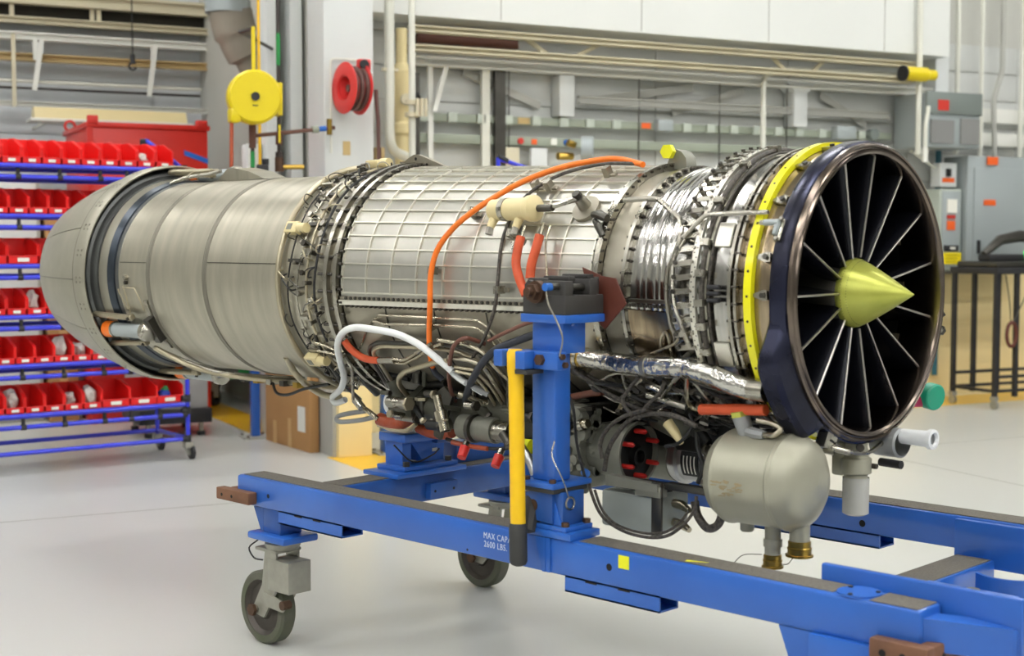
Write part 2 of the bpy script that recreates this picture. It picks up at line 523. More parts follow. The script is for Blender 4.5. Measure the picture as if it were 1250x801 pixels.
# ---------------------------------------------------------------- hose reels and piping at the column
def disc_reel(t, c, ax, r, w, m, hub, hose_m):
    c = Vector(c); ax = Vector(ax).normalized()
    for sgn in (-1, 1):
        put('side_disc', MB().rev([(-0.006, r*0.5), (-0.006, r-0.01), (0, r), (0.006, r-0.01), (0.006, r*0.5)], c+ax*(sgn*w/2), ax, 40, closed=True), m, t)
    put('drum', MB().rev([(-w/2, r*0.5), (w/2, r*0.5), (w/2, r*0.46), (-w/2, r*0.46)], c, ax, 24, closed=True), hub, t)
    put('axle', MB().cyl(c-ax*w*0.3, c+ax*w*0.3, r*0.14, n=12), hose_m, t)
    for k in range(3):
        a = ax.orthogonal().normalized(); a.rotate(Matrix.Rotation(k*2*pi/3, 3, ax))
        put('spoke', MB().cyl(c, c+a*r*0.48, 0.008, n=8), hub, t)
    for k in range(3):
        put('hose_turn', MB().rev([(( -w*0.36 + w*0.36*k) + 0.016*cos(q), r*0.78+0.016*sin(q)) for q in [i*pi/3 for i in range(6)]], c, ax, 32, closed=True), hose_m, t)

yc = H(2.412, 8.42, 2.29)
t = thing('hose_reel', 'yellow enclosed hose reel hanging left of the columns', 'hose reel', H(2.412, 8.42, 2.1))
ax = (N1*-1 + E1*-0.15).normalized()
put('housing', MB().rev([(-0.07, 0.02), (-0.07, 0.15), (-0.05, 0.165), (0.05, 0.165), (0.07, 0.15), (0.07, 0.02)], yc, ax, 48, closed=True), 'reel_yellow', t)
put('outlet_lobe', MB().obox(yc + E1*-0.125 + Vector((0, 0, -0.115)), E1*0.032, N1*0.05, Vector((0, 0, 0.045)), 0.015), 'reel_yellow', t)
put('hub_cap', MB().cyl(yc+ax*0.07, yc+ax*0.085, 0.026, n=16), 'joint_black', t)
for k in (-1, 0, 1):
    put('mark', MB().cyl(yc+ax*0.07+Vector((0,0,-0.055))+E1*(0.012*k), yc+ax*0.072+Vector((0,0,-0.055))+E1*(0.012*k), 0.005, n=8), 'joint_black', t)
put('caution_mark', MB().obox(yc+ax*0.071+E1*0.045, E1*0.012, ax*0.001, Vector((0, 0, 0.016))), 'label_blank', t)
put('hanger_bracket', MB().obox(yc+Vector((0, 0, 0.29)), E1*0.010, N1*0.010, Vector((0, 0, 0.14))), 'reel_yellow', t)
put('support_arm', MB().tube([yc+Vector((0, 0, 0.42)), yc+Vector((0, 0, 0.44))+N1*0.3, H(2.93, 9.75, 2.78)], 0.012, 8), 'pipe_black', t)
put('side_plate', MB().obox(yc+E1*0.17+N1*0.06, E1*0.015, N1*0.05, Vector((0, 0, 0.1))), 'reel_yellow', t)
put('drop_hose', MB().tube([yc+E1*-0.14+Vector((0, 0, -0.16)), yc+E1*-0.145+Vector((0, 0, -0.4)), yc+E1*-0.15+Vector((0, 0, -1.0))], 0.012, 8), 'hose_rust', t)

rc = H(3.08, 8.50, 2.385)
t = thing('hose_reel', 'open red hose reel mounted on the white column', 'hose reel', H(3.08, 8.50, 2.2))
ax2 = (E1*-0.985 + N1*-0.17).normalized()
disc_reel(t, rc, ax2, 0.165, 0.115, 'reel_red', 'reel_red', 'hose_dark')
put('inlet_box', MB().obox(rc+E1*0.07+N1*-0.02+Vector((0, 0, 0.15)), E1*0.04, N1*0.03, Vector((0, 0, 0.035)), 0.006), 'reel_red', t)
put('inlet_nut', MB().cyl(rc+E1*0.06+N1*-0.05+Vector((0, 0, 0.15)), rc+E1*0.06+N1*-0.07+Vector((0, 0, 0.15)), 0.03, n=12), 'joint_black', t)
put('mount_bracket', MB().obox(rc+N1*0.10, E1*0.06, N1*0.05, Vector((0, 0, 0.05))), 'reel_red', t)
put('drop_hose', MB().tube([rc+E1*0.16, rc+E1*0.175+Vector((0, 0, -0.2)), rc+E1*0.18+Vector((0, 0, -0.7))], 0.013, 8), 'hose_dark', t)
put('feed_pipe', MB().tube(fillet([H(2.98, 8.63, 1.98), H(2.98, 8.63, 2.585), H(3.26, 8.63, 2.585)], 0.03), 0.007, 8), 'pipe_white', t)

# ---------------------------------------------------------------- steelwork, pipes and boxes along the walls
def ibeam(name, label, m, s0, s1, d, z0, z1, dep=0.10, group=None):
    t = 0.22 * (z1 - z0); w = dep
    sec = [(-w/2, z0), (w/2, z0), (w/2, z0+t), (w*0.1, z0+t), (w*0.1, z1-t), (w/2, z1-t), (w/2, z1), (-w/2, z1), (-w/2, z1-t), (-w*0.1, z1-t), (-w*0.1, z0+t), (-w/2, z0+t)]
    return put(name, MB().prism([H(s0, d+a, b) for a, b in sec], E1*(s1-s0)), m, None, label, 'beam', group)
def bar(name, label, m, a, b, w, cat='brace', group=None):
    """angle section between two hall points"""
    A, B = H(*a), H(*b); d = (B-A).normalized(); u = d.cross(N1).normalized()*w
    n = N1*w
    mb = MB().prism([A-u, A+u, A+u+n*0.2, A-u*0.7+n*0.2, A-u*0.7+n, A-u+n], B-A)
    return put(name, mb, m, None, label, cat, group)
def conduit(name, label, m, pts, r, cat='pipe', fr=0.06, group=None):
    return put(name, MB().tube(fillet([H(*p) for p in pts], fr), r, 10), m, None, label, cat, group)

# left bay, far wall
ibeam('roof_beam', 'uppermost beige beam on the far left wall', 'beam_beige', -2.5, 3.36, 13.3, 3.54, 3.66)
g = setting('wall_gap', HB(-2.5, 3.36, 13.4, 13.55, 3.42, 3.55), 'gap_dark')
ibeam('roof_beam', 'thin beige beam under the dark gap at top left', 'beam_beige', -2.5, 3.36, 13.3, 3.367, 3.425)
ibeam('wall_girt', 'white horizontal girt high on the far left wall', 'beam_white', -2.5, 3.36, 13.35, 3.225, 3.295)
ibeam('wall_girt', 'tan horizontal girt across the far left wall', 'beam_tan', -2.5, 3.36, 13.35, 3.038, 3.105)
conduit('conduit', 'pale conduit below the tan girt on the left', 'pipe_white', [(-2.5, 13.3, 2.85), (3.3, 13.3, 2.85)], 0.016)
conduit('conduit', 'dark conduit below the pale one on the left', 'pipe_black', [(-2.5, 13.35, 2.795), (3.3, 13.35, 2.795)], 0.012)
ibeam('wall_girt', 'pale ledge girt above the red crate', 'beam_white', -2.5, 3.36, 13.35, 2.63, 2.675)
bar('wall_brace', 'short white diagonal brace at far left', 'beam_white', (1.84, 13.2, 3.22), (1.77, 13.2, 2.765), 0.022)
bar('wall_brace', 'white diagonal brace above the middle of the red crate', 'beam_white', (2.852, 13.2, 3.233), (2.79, 13.2, 2.761), 0.022)
bar('wall_strut', 'thin white upright at the left picture edge', 'beam_beige', (1.596, 13.2, 3.26), (1.596, 13.2, 2.61), 0.018, 'strut')
bar('wall_strut', 'stub upright right of the short brace', 'beam_white', (1.79, 13.25, 3.22), (1.79, 13.25, 3.04), 0.02, 'strut')
bar('wall_strut', 'stub upright beside the crate brace', 'beam_white', (2.84, 13.25, 3.22), (2.84, 13.25, 3.0), 0.02, 'strut')
for i, (s, lab) in enumerate([(1.60, 'beige upright in the dark gap, leftmost'), (2.30, 'wide beige upright in the dark gap, middle'), (2.36, 'narrow beige upright in the dark gap')]):
    bar('gap_upright', lab, 'beam_beige', (s, 13.3, 3.42), (s, 13.3, 3.56), 0.02, 'strut')
t = thing('crane_hook', 'black hoist hook hanging before the tan girt', 'hook', H(2.56, 12.8, 2.97))
put('cable', MB().cyl(H(2.56, 12.8, 3.08), H(2.56, 12.8, 7.6), 0.006, n=6), 'wire_black', t)
put('block', MB().cyl(H(2.56, 12.8, 3.0), H(2.56, 12.8, 3.08), 0.028, 0.02, n=10), 'joint_black', t)
put('hook', MB().tube([H(2.56+0.03*cos(a), 12.8, 2.975+0.03*sin(a)) for a in [i*0.5 for i in range(3, 13)]], 0.010, 8), 'joint_black', t)
t = thing('wall_fixture', 'long cream light trough above the red crate', 'light fixture', H(2.3, 12.5, 2.44))
put('hood', MB().prism([H(1.66, 12.4, 2.45), H(1.66, 12.62, 2.45), H(1.66, 12.56, 2.55), H(1.66, 12.46, 2.55)], E1*1.29), 'cream_paint', t)
put('tray', HB(1.62, 2.99, 12.36, 12.66, 2.425, 2.45, 0.004), 'beam_white', t)
for s in (1.8, 2.8):
    put('wall_arm', HB(s-0.01, s+0.01, 12.62, 13.58, 2.44, 2.46), 'pipe_white', t)
# grey fabric elbow duct
t = thing('air_duct', 'drooping grey fabric air duct beside the steel column', 'duct', H(3.05, 11.0, 2.6))
put('elbow', MB().tube(spline([H(2.95, 11.0, 3.45), H(2.97, 11.0, 3.22), H(3.02, 11.0, 3.02), H(3.10, 11.0, 2.86), H(3.16, 11.0, 2.74)], 6), [0.16]*6+[0.175]*6+[0.15]*6+[0.10]*6+[0.05], 18), 'fabric_grey', t)
put('collar', MB().rev([(-0.05, 0.155), (-0.05, 0.18), (0.05, 0.18), (0.05, 0.155)], H(2.95, 11.0, 3.26), (0, 0, 1), 24, closed=True), 'cabinet_grey', t)

# column services
t = thing('air_pipe', 'black vertical air line with valve cluster before the steel column', 'pipe', H(2.630, 8.62, 1.86))
put('riser', MB().cyl(H(2.630, 8.62, 1.93), H(2.630, 8.62, 4.0), 0.0125, n=10), 'pipe_black', t)
put('coupling', MB().cyl(H(2.630, 8.62, 2.02), H(2.630, 8.62, 2.10), 0.022, n=10), 'pipe_brown', t)
put('coupling', MB().cyl(H(2.630, 8.62, 1.93), H(2.630, 8.62, 1.975), 0.024, n=8), 'pipe_black', t)
put('elbow', MB().cyl(H(2.630, 8.62, 1.85), H(2.630, 8.62, 1.94), 0.028, n=12), 'rusty_bolt', t)
put('bronze_nipple', MB().cyl(H(2.645, 8.62, 1.88), H(2.79, 8.62, 1.885), 0.016, n=10), 'brass', t)
put('green_band', MB().cyl(H(2.630, 8.62, 2.52), H(2.630, 8.62, 2.72), 0.0135, n=10), 'green_parts', t)
t = thing('air_pipe', 'brown horizontal branch pipe reaching to the white column', 'pipe', H(2.7, 8.56, 2.06))
put('branch', MB().tube([H(2.43, 8.56, 2.065), H(2.98, 8.56, 2.137)], 0.013, 10), 'pipe_brown', t)
put('tee', MB().cyl(H(2.44, 8.56, 1.99), H(2.44, 8.56, 2.14), 0.022, n=10), 'pipe_brown', t)
put('drop', MB().cyl(H(2.44, 8.56, 1.78), H(2.44, 8.56, 1.99), 0.013, n=10), 'pipe_black', t)
put('green_band', MB().cyl(H(2.44, 8.56, 1.87), H(2.44, 8.56, 1.97), 0.0145, n=10), 'green_parts', t)
put('valve', MB().cyl(H(2.83, 8.56, 2.118), H(2.87, 8.56, 2.123), 0.024, n=10), 'wireway', t)
put('valve_grip', MB().cyl(H(2.875, 8.56, 2.124), H(2.92, 8.56, 2.13), 0.018, n=10), 'tape_blue', t)
put('cap', MB().cyl(H(2.945, 8.56, 2.09), H(2.945, 8.56, 2.19), 0.018, n=10), 'brass', t)
put('yellow_lever', MB().obox(H(2.575, 8.43, 2.075), E1*0.006, N1*0.004, Vector((0, 0, 0.055))), 'reel_yellow', t)
t = thing('filter_unit', 'black air filter and regulator on the pipe drop', 'regulator', H(2.5, 8.5, 1.7))
put('body', HB(2.46, 2.54, 8.56, 8.54, 1.80, 1.89, 0.01), 'joint_black', t)
put('bowl', MB().cyl(H(2.54, 8.62, 1.66), H(2.54, 8.62, 1.80), 0.03, 0.035, n=14), 'joint_black', t)
put('knob', MB().cyl(H(2.54, 8.62, 1.89), H(2.54, 8.62, 1.93), 0.022, n=12), 'joint_black', t)
conduit('conduit', 'thin yellow air line beside the steel column', 'floor_yellow', [(2.60, 8.95, 1.9), (2.60, 8.95, 4.0)], 0.010)
t = thing('wall_cabinet', 'small white cabinet behind the black filter unit', 'cabinet', H(2.82, 9.9, 1.45))
put('body', HB(2.77, 2.88, 9.86, 10.0, 1.45, 2.11, 0.01), 'column_white', t)
put('door', HB(2.78, 2.87, 9.85, 9.86, 1.47, 2.09), 'beam_white', t)
put('bracket', HB(2.80, 2.90, 10.0, 10.02, 1.5, 2.0), 'column_grey', t)

# right of the column
t = thing('drain_pipe', 'thick white pipe with an elbow right of the column', 'pipe', H(3.5, 8.9, 2.0))
put('run', MB().tube(fillet([H(3.495, 8.9, 4.0), H(3.49, 8.9, 2.03), H(3.75, 9.1, 1.98)], 0.12, 8), 0.034, 14), 'pipe_white', t)
put('hanger', HB(3.44, 3.55, 8.88, 8.92, 2.56, 2.58), 'beam_beige', t)
t = thing('water_pipe', 'white vertical pipe with a flanged valve', 'pipe', H(3.615, 8.8, 1.9))
put('run', MB().cyl(H(3.615, 8.8, 1.7), H(3.615, 8.8, 4.0), 0.023, n=14), 'pipe_white', t)
put('valve_flange', MB().cyl(H(3.615, 8.8, 2.33), H(3.615, 8.8, 2.36), 0.05, n=12), 'beam_beige', t)
put('valve_flange', MB().cyl(H(3.615, 8.8, 2.25), H(3.615, 8.8, 2.28), 0.05, n=12), 'beam_beige', t)
for k in range(3):
    put('valve_stem', MB().cyl(H(3.63+0.03*k, 8.74, 2.25), H(3.63+0.03*k, 8.74, 2.37), 0.012, n=8), 'beam_beige', t)
t = thing('standpipe', 'cream cast iron standpipe behind the white pipe', 'pipe', H(3.72, 9.2, 1.9))
put('body', MB().rev([(0, 0.05), (0.25, 0.05), (0.27, 0.07), (0.33, 0.07), (0.35, 0.05), (0.5, 0.06), (0.62, 0.085), (0.70, 0.085), (0.76, 0.04), (1.0, 0.04)], H(3.70, 9.2, 1.9), (0, 0, 1), 16), 'cream_paint', t)
put('gauge', MB().cyl(H(3.70, 9.1, 2.40), H(3.70, 9.13, 2.40), 0.04, n=14), 'beam_beige', t)
t = thing('pulley', 'dark chain wheel hanging behind the standpipe', 'wheel', H(3.86, 9.3, 2.2))
put('rim', MB().rev([(0.012*cos(a), 0.085+0.012*sin(a)) for a in [i*pi/3 for i in range(6)]], H(3.86, 9.3, 2.38), E1*0.8+N1*-0.6, 24, closed=True), 'cart_black', t)
put('chain', HB(3.80, 3.90, 9.35, 9.40, 1.7, 2.62), 'steel_dark', t)
conduit('conduit', 'thin brown pipe along the right edge of the white column', 'pipe_brown', [(3.36, 8.95, 1.8), (3.36, 8.95, 4.0)], 0.012)
t = thing('junction_box', 'cream wall box low beside the column', 'box', H(3.44, 8.9, 1.9))
put('body', HB(3.385, 3.448, 8.88, 8.96, 1.94, 2.045, 0.004), 'beam_tan', t)
put('strap', HB(3.41, 3.42, 8.875, 8.88, 1.94, 2.045), 'pipe_brown', t)

ibeam('truss_chord', 'beige upper truss chord under the white soffit', 'beam_beige', 3.8, 8.48, 9.3, 2.90, 2.945)
ibeam('truss_chord', 'beige lower truss chord along the back wall', 'beam_beige', 3.8, 8.48, 9.3, 2.765, 2.81)
put('red_strip', MB().prism([H(3.95, 9.5, 2.86), H(3.95, 9.56, 2.86), H(3.95, 9.56, 2.91), H(3.95, 9.5, 2.93)], E1*0.82), 'hose_brown', None, 'dark red painted strip between the truss chords', 'strip')
ibeam('wall_girt', 'pale grey girt just under the lower truss chord', 'beam_white', 3.8, 8.9, 9.5, 2.69, 2.76)
for i, (a, b) in enumerate([((4.744, 2.93), (4.937, 2.815)), ((5.434, 2.935), (5.204, 2.82)), ((6.99, 2.94), (7.14, 2.82)), ((7.58, 2.94), (7.44, 2.82))]):
    bar('truss_diagonal', ['first', 'second', 'third', 'fourth'][i] + ' beige truss diagonal from the left under the soffit', 'beam_beige', (a[0], 9.35, a[1]), (b[0], 9.35, b[1]), 0.016)
bar('wall_brace', 'white diagonal brace right of the chain wheel', 'beam_white', (4.16, 9.45, 2.70), (4.06, 9.45, 2.36), 0.018)
for i, (s, h) in enumerate([(4.05, 0), (4.50, 1), (4.62, 1)]):
    bar('wall_strut', ['white', 'grey', 'dark grey'][i] + ' upright left of the white wall pilaster', ['beam_white', 'pipe_white', 'steel_dark'][i], (s, 9.5, 2.72), (s, 9.5, 1.9), 0.02 + 0.012*i, 'strut')
put('pilaster', HB(5.115, 5.245, 9.48, 9.62, 2.37, 2.685, 0.006), 'column_white', None, 'white wall pilaster above the grey disc', 'pilaster')
t = thing('pilaster', 'white pilaster with a flared head left of the grey switch box', 'pilaster', H(7.4, 9.55, 2.37))
put('shaft', HB(7.345, 7.485, 9.48, 9.62, 2.37, 2.665, 0.006), 'column_white', t)
put('head', MB().prism([H(7.345, 9.47, 2.66), H(7.485, 9.47, 2.66), H(7.56, 9.47, 2.74), H(7.25, 9.47, 2.74)], N1*0.15), 'column_white', t)
for i, (a, b) in enumerate([((4.35, 3.0), (5.0, 2.45)), ((6.2, 2.45), (6.9, 2.66)), ((6.4, 2.66), (5.4, 2.5)), ((8.2, 2.42), (7.7, 2.66))]):
    bar('wind_brace', ['first', 'second', 'third', 'fourth'][i] + ' grey wind brace lying on the back wall panels', 'column_grey', (a[0], 9.58, min(a[1], 2.68)), (b[0], 9.58, b[1]), 0.03)
ibeam('wall_girt', 'grey girt across the back wall above the wireway', 'column_grey', 5.3, 8.4, 9.52, 2.475, 2.535, 0.04)

t = thing('wireway', 'upper green grey wireway with outlet boxes along the back wall', 'wireway', H(6, 9.58, 2.29))
put('trough', HB(3.78, 8.45, 9.53, 9.60, 2.296, 2.356, 0.003), 'wireway', t)
for s in (4.00, 4.23, 4.47, 4.69, 4.93, 5.17, 5.40, 5.64, 6.30, 6.53, 6.76, 6.99, 7.21, 7.43, 7.67, 8.1):
    bx = put('outlet_box', HB(s-0.036, s+0.036, 9.50, 9.53, 2.29, 2.362, 0.004), 'wireway_box', t)
put('yellow_tag', HB(4.78, 4.88, 9.525, 9.53, 2.302, 2.35), 'beam_tan', t)
put('orange_tag', HB(5.88, 5.96, 9.52, 9.53, 2.306, 2.35), 'tag_orange', t)
put('switch', HB(5.99, 6.13, 9.45, 9.53, 2.285, 2.375, 0.006), 'cabinet_grey', t)
put('switch', HB(7.78, 7.98, 9.44, 9.53, 2.28, 2.39, 0.006), 'cabinet_grey', t)
put('switch', MB().cyl(H(8.20, 9.53, 2.335), H(8.20, 9.46, 2.335), 0.05, n=16), 'cabinet_dark', t)
t = thing('wireway', 'lower plain green grey wireway along the back wall', 'wireway', H(6, 9.58, 2.13))
put('trough', HB(3.78, 8.45, 9.53, 9.60, 2.138, 2.206, 0.003), 'wireway', t)
for i, (s, m) in enumerate([(4.80, 'tag_red'), (4.92, 'tag_orange'), (5.20, 'tape_blue')]):
    put(['red_button', 'orange_tag', 'blue_tag'][i], MB().cyl(H(s, 9.53, 2.172), H(s, 9.51, 2.172), 0.024, n=12) if i != 1 else HB(s-0.022, s+0.022, 9.524, 9.53, 2.15, 2.19), m, t)
put('socket', HB(5.06, 5.11, 9.51, 9.53, 2.15, 2.20), 'beam_white', t)
for i, s in enumerate((4.70, 5.85, 6.62, 7.3)):
    conduit('drop_wire', ['first', 'second', 'third', 'fourth'][i] + ' thin vertical cable from the left between truss and wireway', 'steel_dark', [(s, 9.52, 1.4), (s, 9.52, 2.75)], 0.005, 'cable')
t = thing('wall_panel_box', 'white hanging board under the lower wireway', 'board', H(5.0, 9.5, 1.8))
put('board', HB(4.88, 5.02, 9.50, 9.53, 1.75, 2.12, 0.003), 'column_white', t)
put('board', HB(4.66, 4.78, 9.50, 9.53, 1.75, 2.12, 0.003), 'beam_beige', t)
t = thing('bell_mouth', 'grey round bell mouth with rusty face behind the engine', 'duct end', H(4.97, 8.8, 1.9))
axb = (E1*0.86 + N1*-0.5).normalized()
put('ring', MB().rev([(-0.04, 0.07), (-0.04, 0.095), (0.04, 0.095), (0.05, 0.085), (0.03, 0.07)], H(4.97, 8.8, 2.07), axb, 32, closed=True), 'cabinet_grey', t)
put('face', MB().cyl(H(4.97, 8.8, 2.07)+axb*0.0, H(4.97, 8.8, 2.07)+axb*0.02, 0.075, n=24), 'rusty_bolt', t)
put('stem', MB().cyl(H(4.97, 8.8, 0.0), H(4.97, 8.8, 2.0), 0.02, n=10), 'cabinet_grey', t)
put('brass_fitting', MB().cyl(H(4.84, 8.85, 2.12), H(4.90, 8.85, 2.10), 0.025, n=10), 'brass', t)
put('brass_fitting', MB().cyl(H(4.76, 8.85, 2.02), H(4.88, 8.85, 2.02), 0.028, n=10), 'brass', t)
t = thing('push_cart', 'blue tubular cart handle with black joints behind the engine', 'cart', H(3.95, 8.0, 0))
put('handle', MB().tube([H(3.885, 8.0, 1.93), H(4.09, 8.0, 1.875), H(4.20, 8.0, 1.84)], 0.014, 10), 'tube_blue', t)
put('joint', MB().tube([H(3.872, 8.0, 1.945), H(3.94, 8.0, 1.92)], 0.018, 8), 'joint_black', t)
for s in (3.875, 4.19):
    put('upright', MB().cyl(H(s, 8.0, 0.0), H(s, 8.0, 1.94 if s < 4 else 1.85), 0.014, n=10), 'tube_blue', t)
put('side_tube', MB().cyl(H(3.45, 8.0, 1.855), H(3.86, 8.0, 1.87), 0.012, n=10), 'tube_blue', t)
put('joint', MB().cyl(H(3.80, 8.0, 1.868), H(3.92, 8.0, 1.87), 0.017, n=8), 'joint_black', t)
put('tray', HB(3.9, 4.2, 8.02, 8.35, 1.78, 1.86, 0.004), 'bin_red', t)

t = thing('chain_hoist', 'yellow hoist motor on the truss at upper right', 'hoist', H(8.4, 9.2, 2.77))
put('motor', MB().rev([(0, 0.02), (0, 0.055), (0.10, 0.06), (0.24, 0.06), (0.26, 0.045), (0.34, 0.045), (0.34, 0.01)], H(8.23, 9.15, 2.825), E1, 20), 'reel_yellow', t)
put('end_cap', MB().cyl(H(8.215, 9.15, 2.825), H(8.235, 9.15, 2.825), 0.066, n=20), 'joint_black', t)
conduit('conduit', 'grey conduit bending over the back wall from the wireway', 'pipe_white', [(6.97, 9.4, 2.15), (6.97, 9.4, 2.83), (8.52, 9.4, 2.84)], 0.022, fr=0.16)
conduit('conduit', 'white vertical conduit left of the grey switch box', 'pipe_white', [(8.45, 9.2, 2.15), (8.45, 9.2, 4.0)], 0.026)
t = thing('grey_wire_drop', 'pale flexible conduit left of the grey switch box', 'pipe', H(8.46, 9.1, 2.1))
put('loop', MB().tube(spline([H(8.462, 9.10, 2.55), H(8.44, 9.08, 2.50), H(8.40, 9.06, 2.38), H(8.40, 9.06, 2.2)], 5), 0.018, 8), 'pipe_white', t)
put('plug', MB().cyl(H(8.40, 9.06, 2.08), H(8.40, 9.06, 2.2), 0.026, n=10), 'beam_white', t)

# electrical boxes at the right
t = thing('switch_box', 'grey wall switch box with two mesh windows and red sticker', 'electrical box', H(8.8, 9.35, 2.2))
put('body', HB(8.49, 9.10, 9.15, 9.55, 2.22, 2.68, 0.006), 'cabinet_grey', t)
put('lid', HB(8.48, 9.11, 9.13, 9.16, 2.50, 2.69, 0.006), 'cabinet_dark', t)
put('window', HB(8.53, 8.79, 9.13, 9.15, 2.25, 2.45), 'mesh_grey', t)
put('window', HB(8.87, 9.08, 9.13, 9.15, 2.25, 2.47), 'mesh_grey', t)
put('sticker', HB(8.60, 8.72, 9.125, 9.13, 2.53, 2.62), 'tag_red', t)
put('side_latch', HB(9.10, 9.13, 9.2, 9.3, 2.45, 2.62), 'joint_black', t)
conduit('conduit', 'thin angled conduit under the grey switch box', 'pipe_white', [(8.55, 9.4, 2.20), (8.85, 9.42, 2.06)], 0.012)
conduit('conduit', 'tall white conduit right of the grey switch box', 'pipe_white', [(9.17, 9.5, 2.19), (9.17, 9.5, 4.2)], 0.024)
conduit('conduit', 'white conduit above the grey electrical cabinet', 'pipe_white', [(9.46, 9.5, 2.16), (9.46, 9.5, 4.2)], 0.02)
conduit('conduit', 'grey corrugated conduit above the electrical cabinet', 'column_grey', [(9.59, 9.45, 2.16), (9.56, 9.45, 2.7), (9.66, 9.45, 2.95), (9.66, 9.45, 4.2)], 0.024)
conduit('conduit', 'rightmost white conduit at the picture edge', 'pipe_white', [(9.90, 9.45, 2.16), (9.90, 9.45, 4.2)], 0.02)
conduit('conduit', 'teal vertical pipe behind the inlet', 'teal_pipe', [(9.02, 9.56, 0.2), (9.02, 9.56, 2.22)], 0.028)
for i, (a, b) in enumerate([(2.49, 2.62), (2.28, 2.40)]):
    put('wall_board', HB(9.20, 11.4, 9.54, 9.62, a, b, 0.004), 'beam_white', None, ['upper', 'lower'][i] + ' white wall board right of the grey switch box', 'board')
t = thing('electrical_cabinet', 'tall pale grey electrical cabinet with orange tags', 'cabinet', H(9.5, 9.4, 0))
put('body', HB(9.10, 9.96, 9.28, 9.58, 1.15, 2.165, 0.008), 'cabinet_grey', t)
dr = put('door', HB(9.17, 9.86, 9.265, 9.28, 1.22, 2.06, 0.004), 'cabinet_grey', t)
put('handle', HB(9.21, 9.235, 9.245, 9.265, 1.30, 1.42), 'joint_black', dr)
put('orange_tag', HB(9.31, 9.44, 9.26, 9.265, 2.09, 2.16), 'tag_orange', t)
put('orange_tag', HB(9.28, 9.42, 9.258, 9.264, 1.73, 1.78), 'tag_orange', t)
t = thing('breaker_box', 'narrow grey breaker box with yellow warning plate', 'electrical box', H(8.93, 9.4, 1.1))
put('body', HB(8.82, 9.07, 9.32, 9.50, 1.16, 1.87, 0.005), 'wireway_box', t)
put('door', HB(8.84, 9.05, 9.305, 9.32, 1.18, 1.85, 0.004), 'cabinet_grey', t)
put('paper', HB(8.89, 9.00, 9.295, 9.305, 1.66, 1.78), 'card_white', t)
put('red_tag', HB(8.89, 8.98, 9.295, 9.305, 1.61, 1.64), 'tag_red', t)
put('orange_tag', HB(8.89, 8.98, 9.295, 9.305, 1.51, 1.59), 'tag_orange', t)
put('black_plate', HB(8.86, 9.02, 9.29, 9.305, 1.325, 1.375), 'joint_black', t)
put('plate_letters', HB(8.92, 8.98, 9.285, 9.29, 1.34, 1.36), 'card_white', t)
put('warning_plate', HB(8.85, 9.05, 9.29, 9.305, 1.21, 1.31), 'sign_yellow', t)
for k in range(3):
    put('print_line', HB(8.87, 9.03-0.02*k, 9.287, 9.29, 1.285-0.028*k, 1.289-0.028*k), 'steel_dark', t)
t = thing('toggle_switch', 'small white wall switch with red tag above the breaker box', 'switch', H(8.95, 9.42, 1.9))
put('body', HB(8.86, 9.05, 9.36, 9.48, 1.89, 2.10, 0.004), 'column_white', t)
put('toggle', HB(8.92, 8.96, 9.33, 9.36, 1.98, 2.05), 'joint_black', t)
put('red_tag', HB(8.88, 9.02, 9.355, 9.36, 1.93, 1.97), 'tag_orange', t)

# black steel cart at the right edge
t = thing('utility_cart', 'black steel frame cart on casters at the right edge', 'cart', H(9.2, 8.85, 0))
put('top', HB(8.76, 9.75, 8.58, 9.12, 1.135, 1.19, 0.006), 'cart_black', t)
put('mat', HB(8.80, 9.72, 8.62, 9.08, 1.19, 1.24, 0.01), 'steel_dark', t)
for s in (8.79, 9.02, 9.30, 9.72):
    for d in (8.61, 9.09):
        put('upright', HB(s-0.018, s+0.018, d-0.018, d+0.018, 0.10, 1.135), 'cart_black', t)
for d in (8.61, 9.09):
    for z in (0.14, 0.26):
        put('stretcher', HB(8.79, 9.72, d-0.012, d+0.012, z, z+0.025), 'cart_black', t)
for s in (8.79, 9.72):
    put('stretcher', HB(s-0.012, s+0.012, 8.61, 9.09, 0.14, 0.165), 'cart_black', t)
for s in (8.79, 9.72):
    for d in (8.61, 9.09):
        cs = put('caster', HB(s-0.025, s+0.025, d-0.025, d+0.025, 0.075, 0.11), 'caster_zinc', t)
        put('wheel', MB().cyl(H(s-0.012, d, 0.04), H(s+0.012, d, 0.04), 0.04, n=16), 'caster_zinc', cs)
t = thing('test_arm', 'dark bent instrument arm with green light on the black cart', 'instrument', H(9.2, 8.9, 1.24))
put('arm', MB().tube([H(8.88, 8.85, 1.30), H(9.06, 8.85, 1.42), H(9.28, 8.85, 1.455), H(9.5, 8.85, 1.44)], [0.03, 0.045, 0.05, 0.05], 10), 'steel_dark', t)
put('base', HB(8.88, 9.6, 8.78, 8.92, 1.24, 1.30, 0.01), 'cart_black', t)
put('indicator', HB(9.28, 9.33, 8.77, 8.79, 1.27, 1.33), 'led_green', t)
t = thing('hook_ring', 'rust red lifting ring hung on the black cart frame', 'ring', H(8.93, 8.97, 0.52))
put('ring', MB().tube([H(8.93+0.055*cos(a), 8.57, 0.63+0.10*sin(a)) for a in [i*2*pi/20 for i in range(21)]], 0.016, 8, caps=False), 'flap_rust', t)
put('sling', MB().tube(spline([H(8.86, 8.58, 1.13), H(8.90, 8.57, 0.9), H(8.93, 8.57, 0.735), H(9.05, 8.57, 0.9), H(9.2, 8.58, 1.13)], 4), 0.005, 6), 'steel_dark', t)

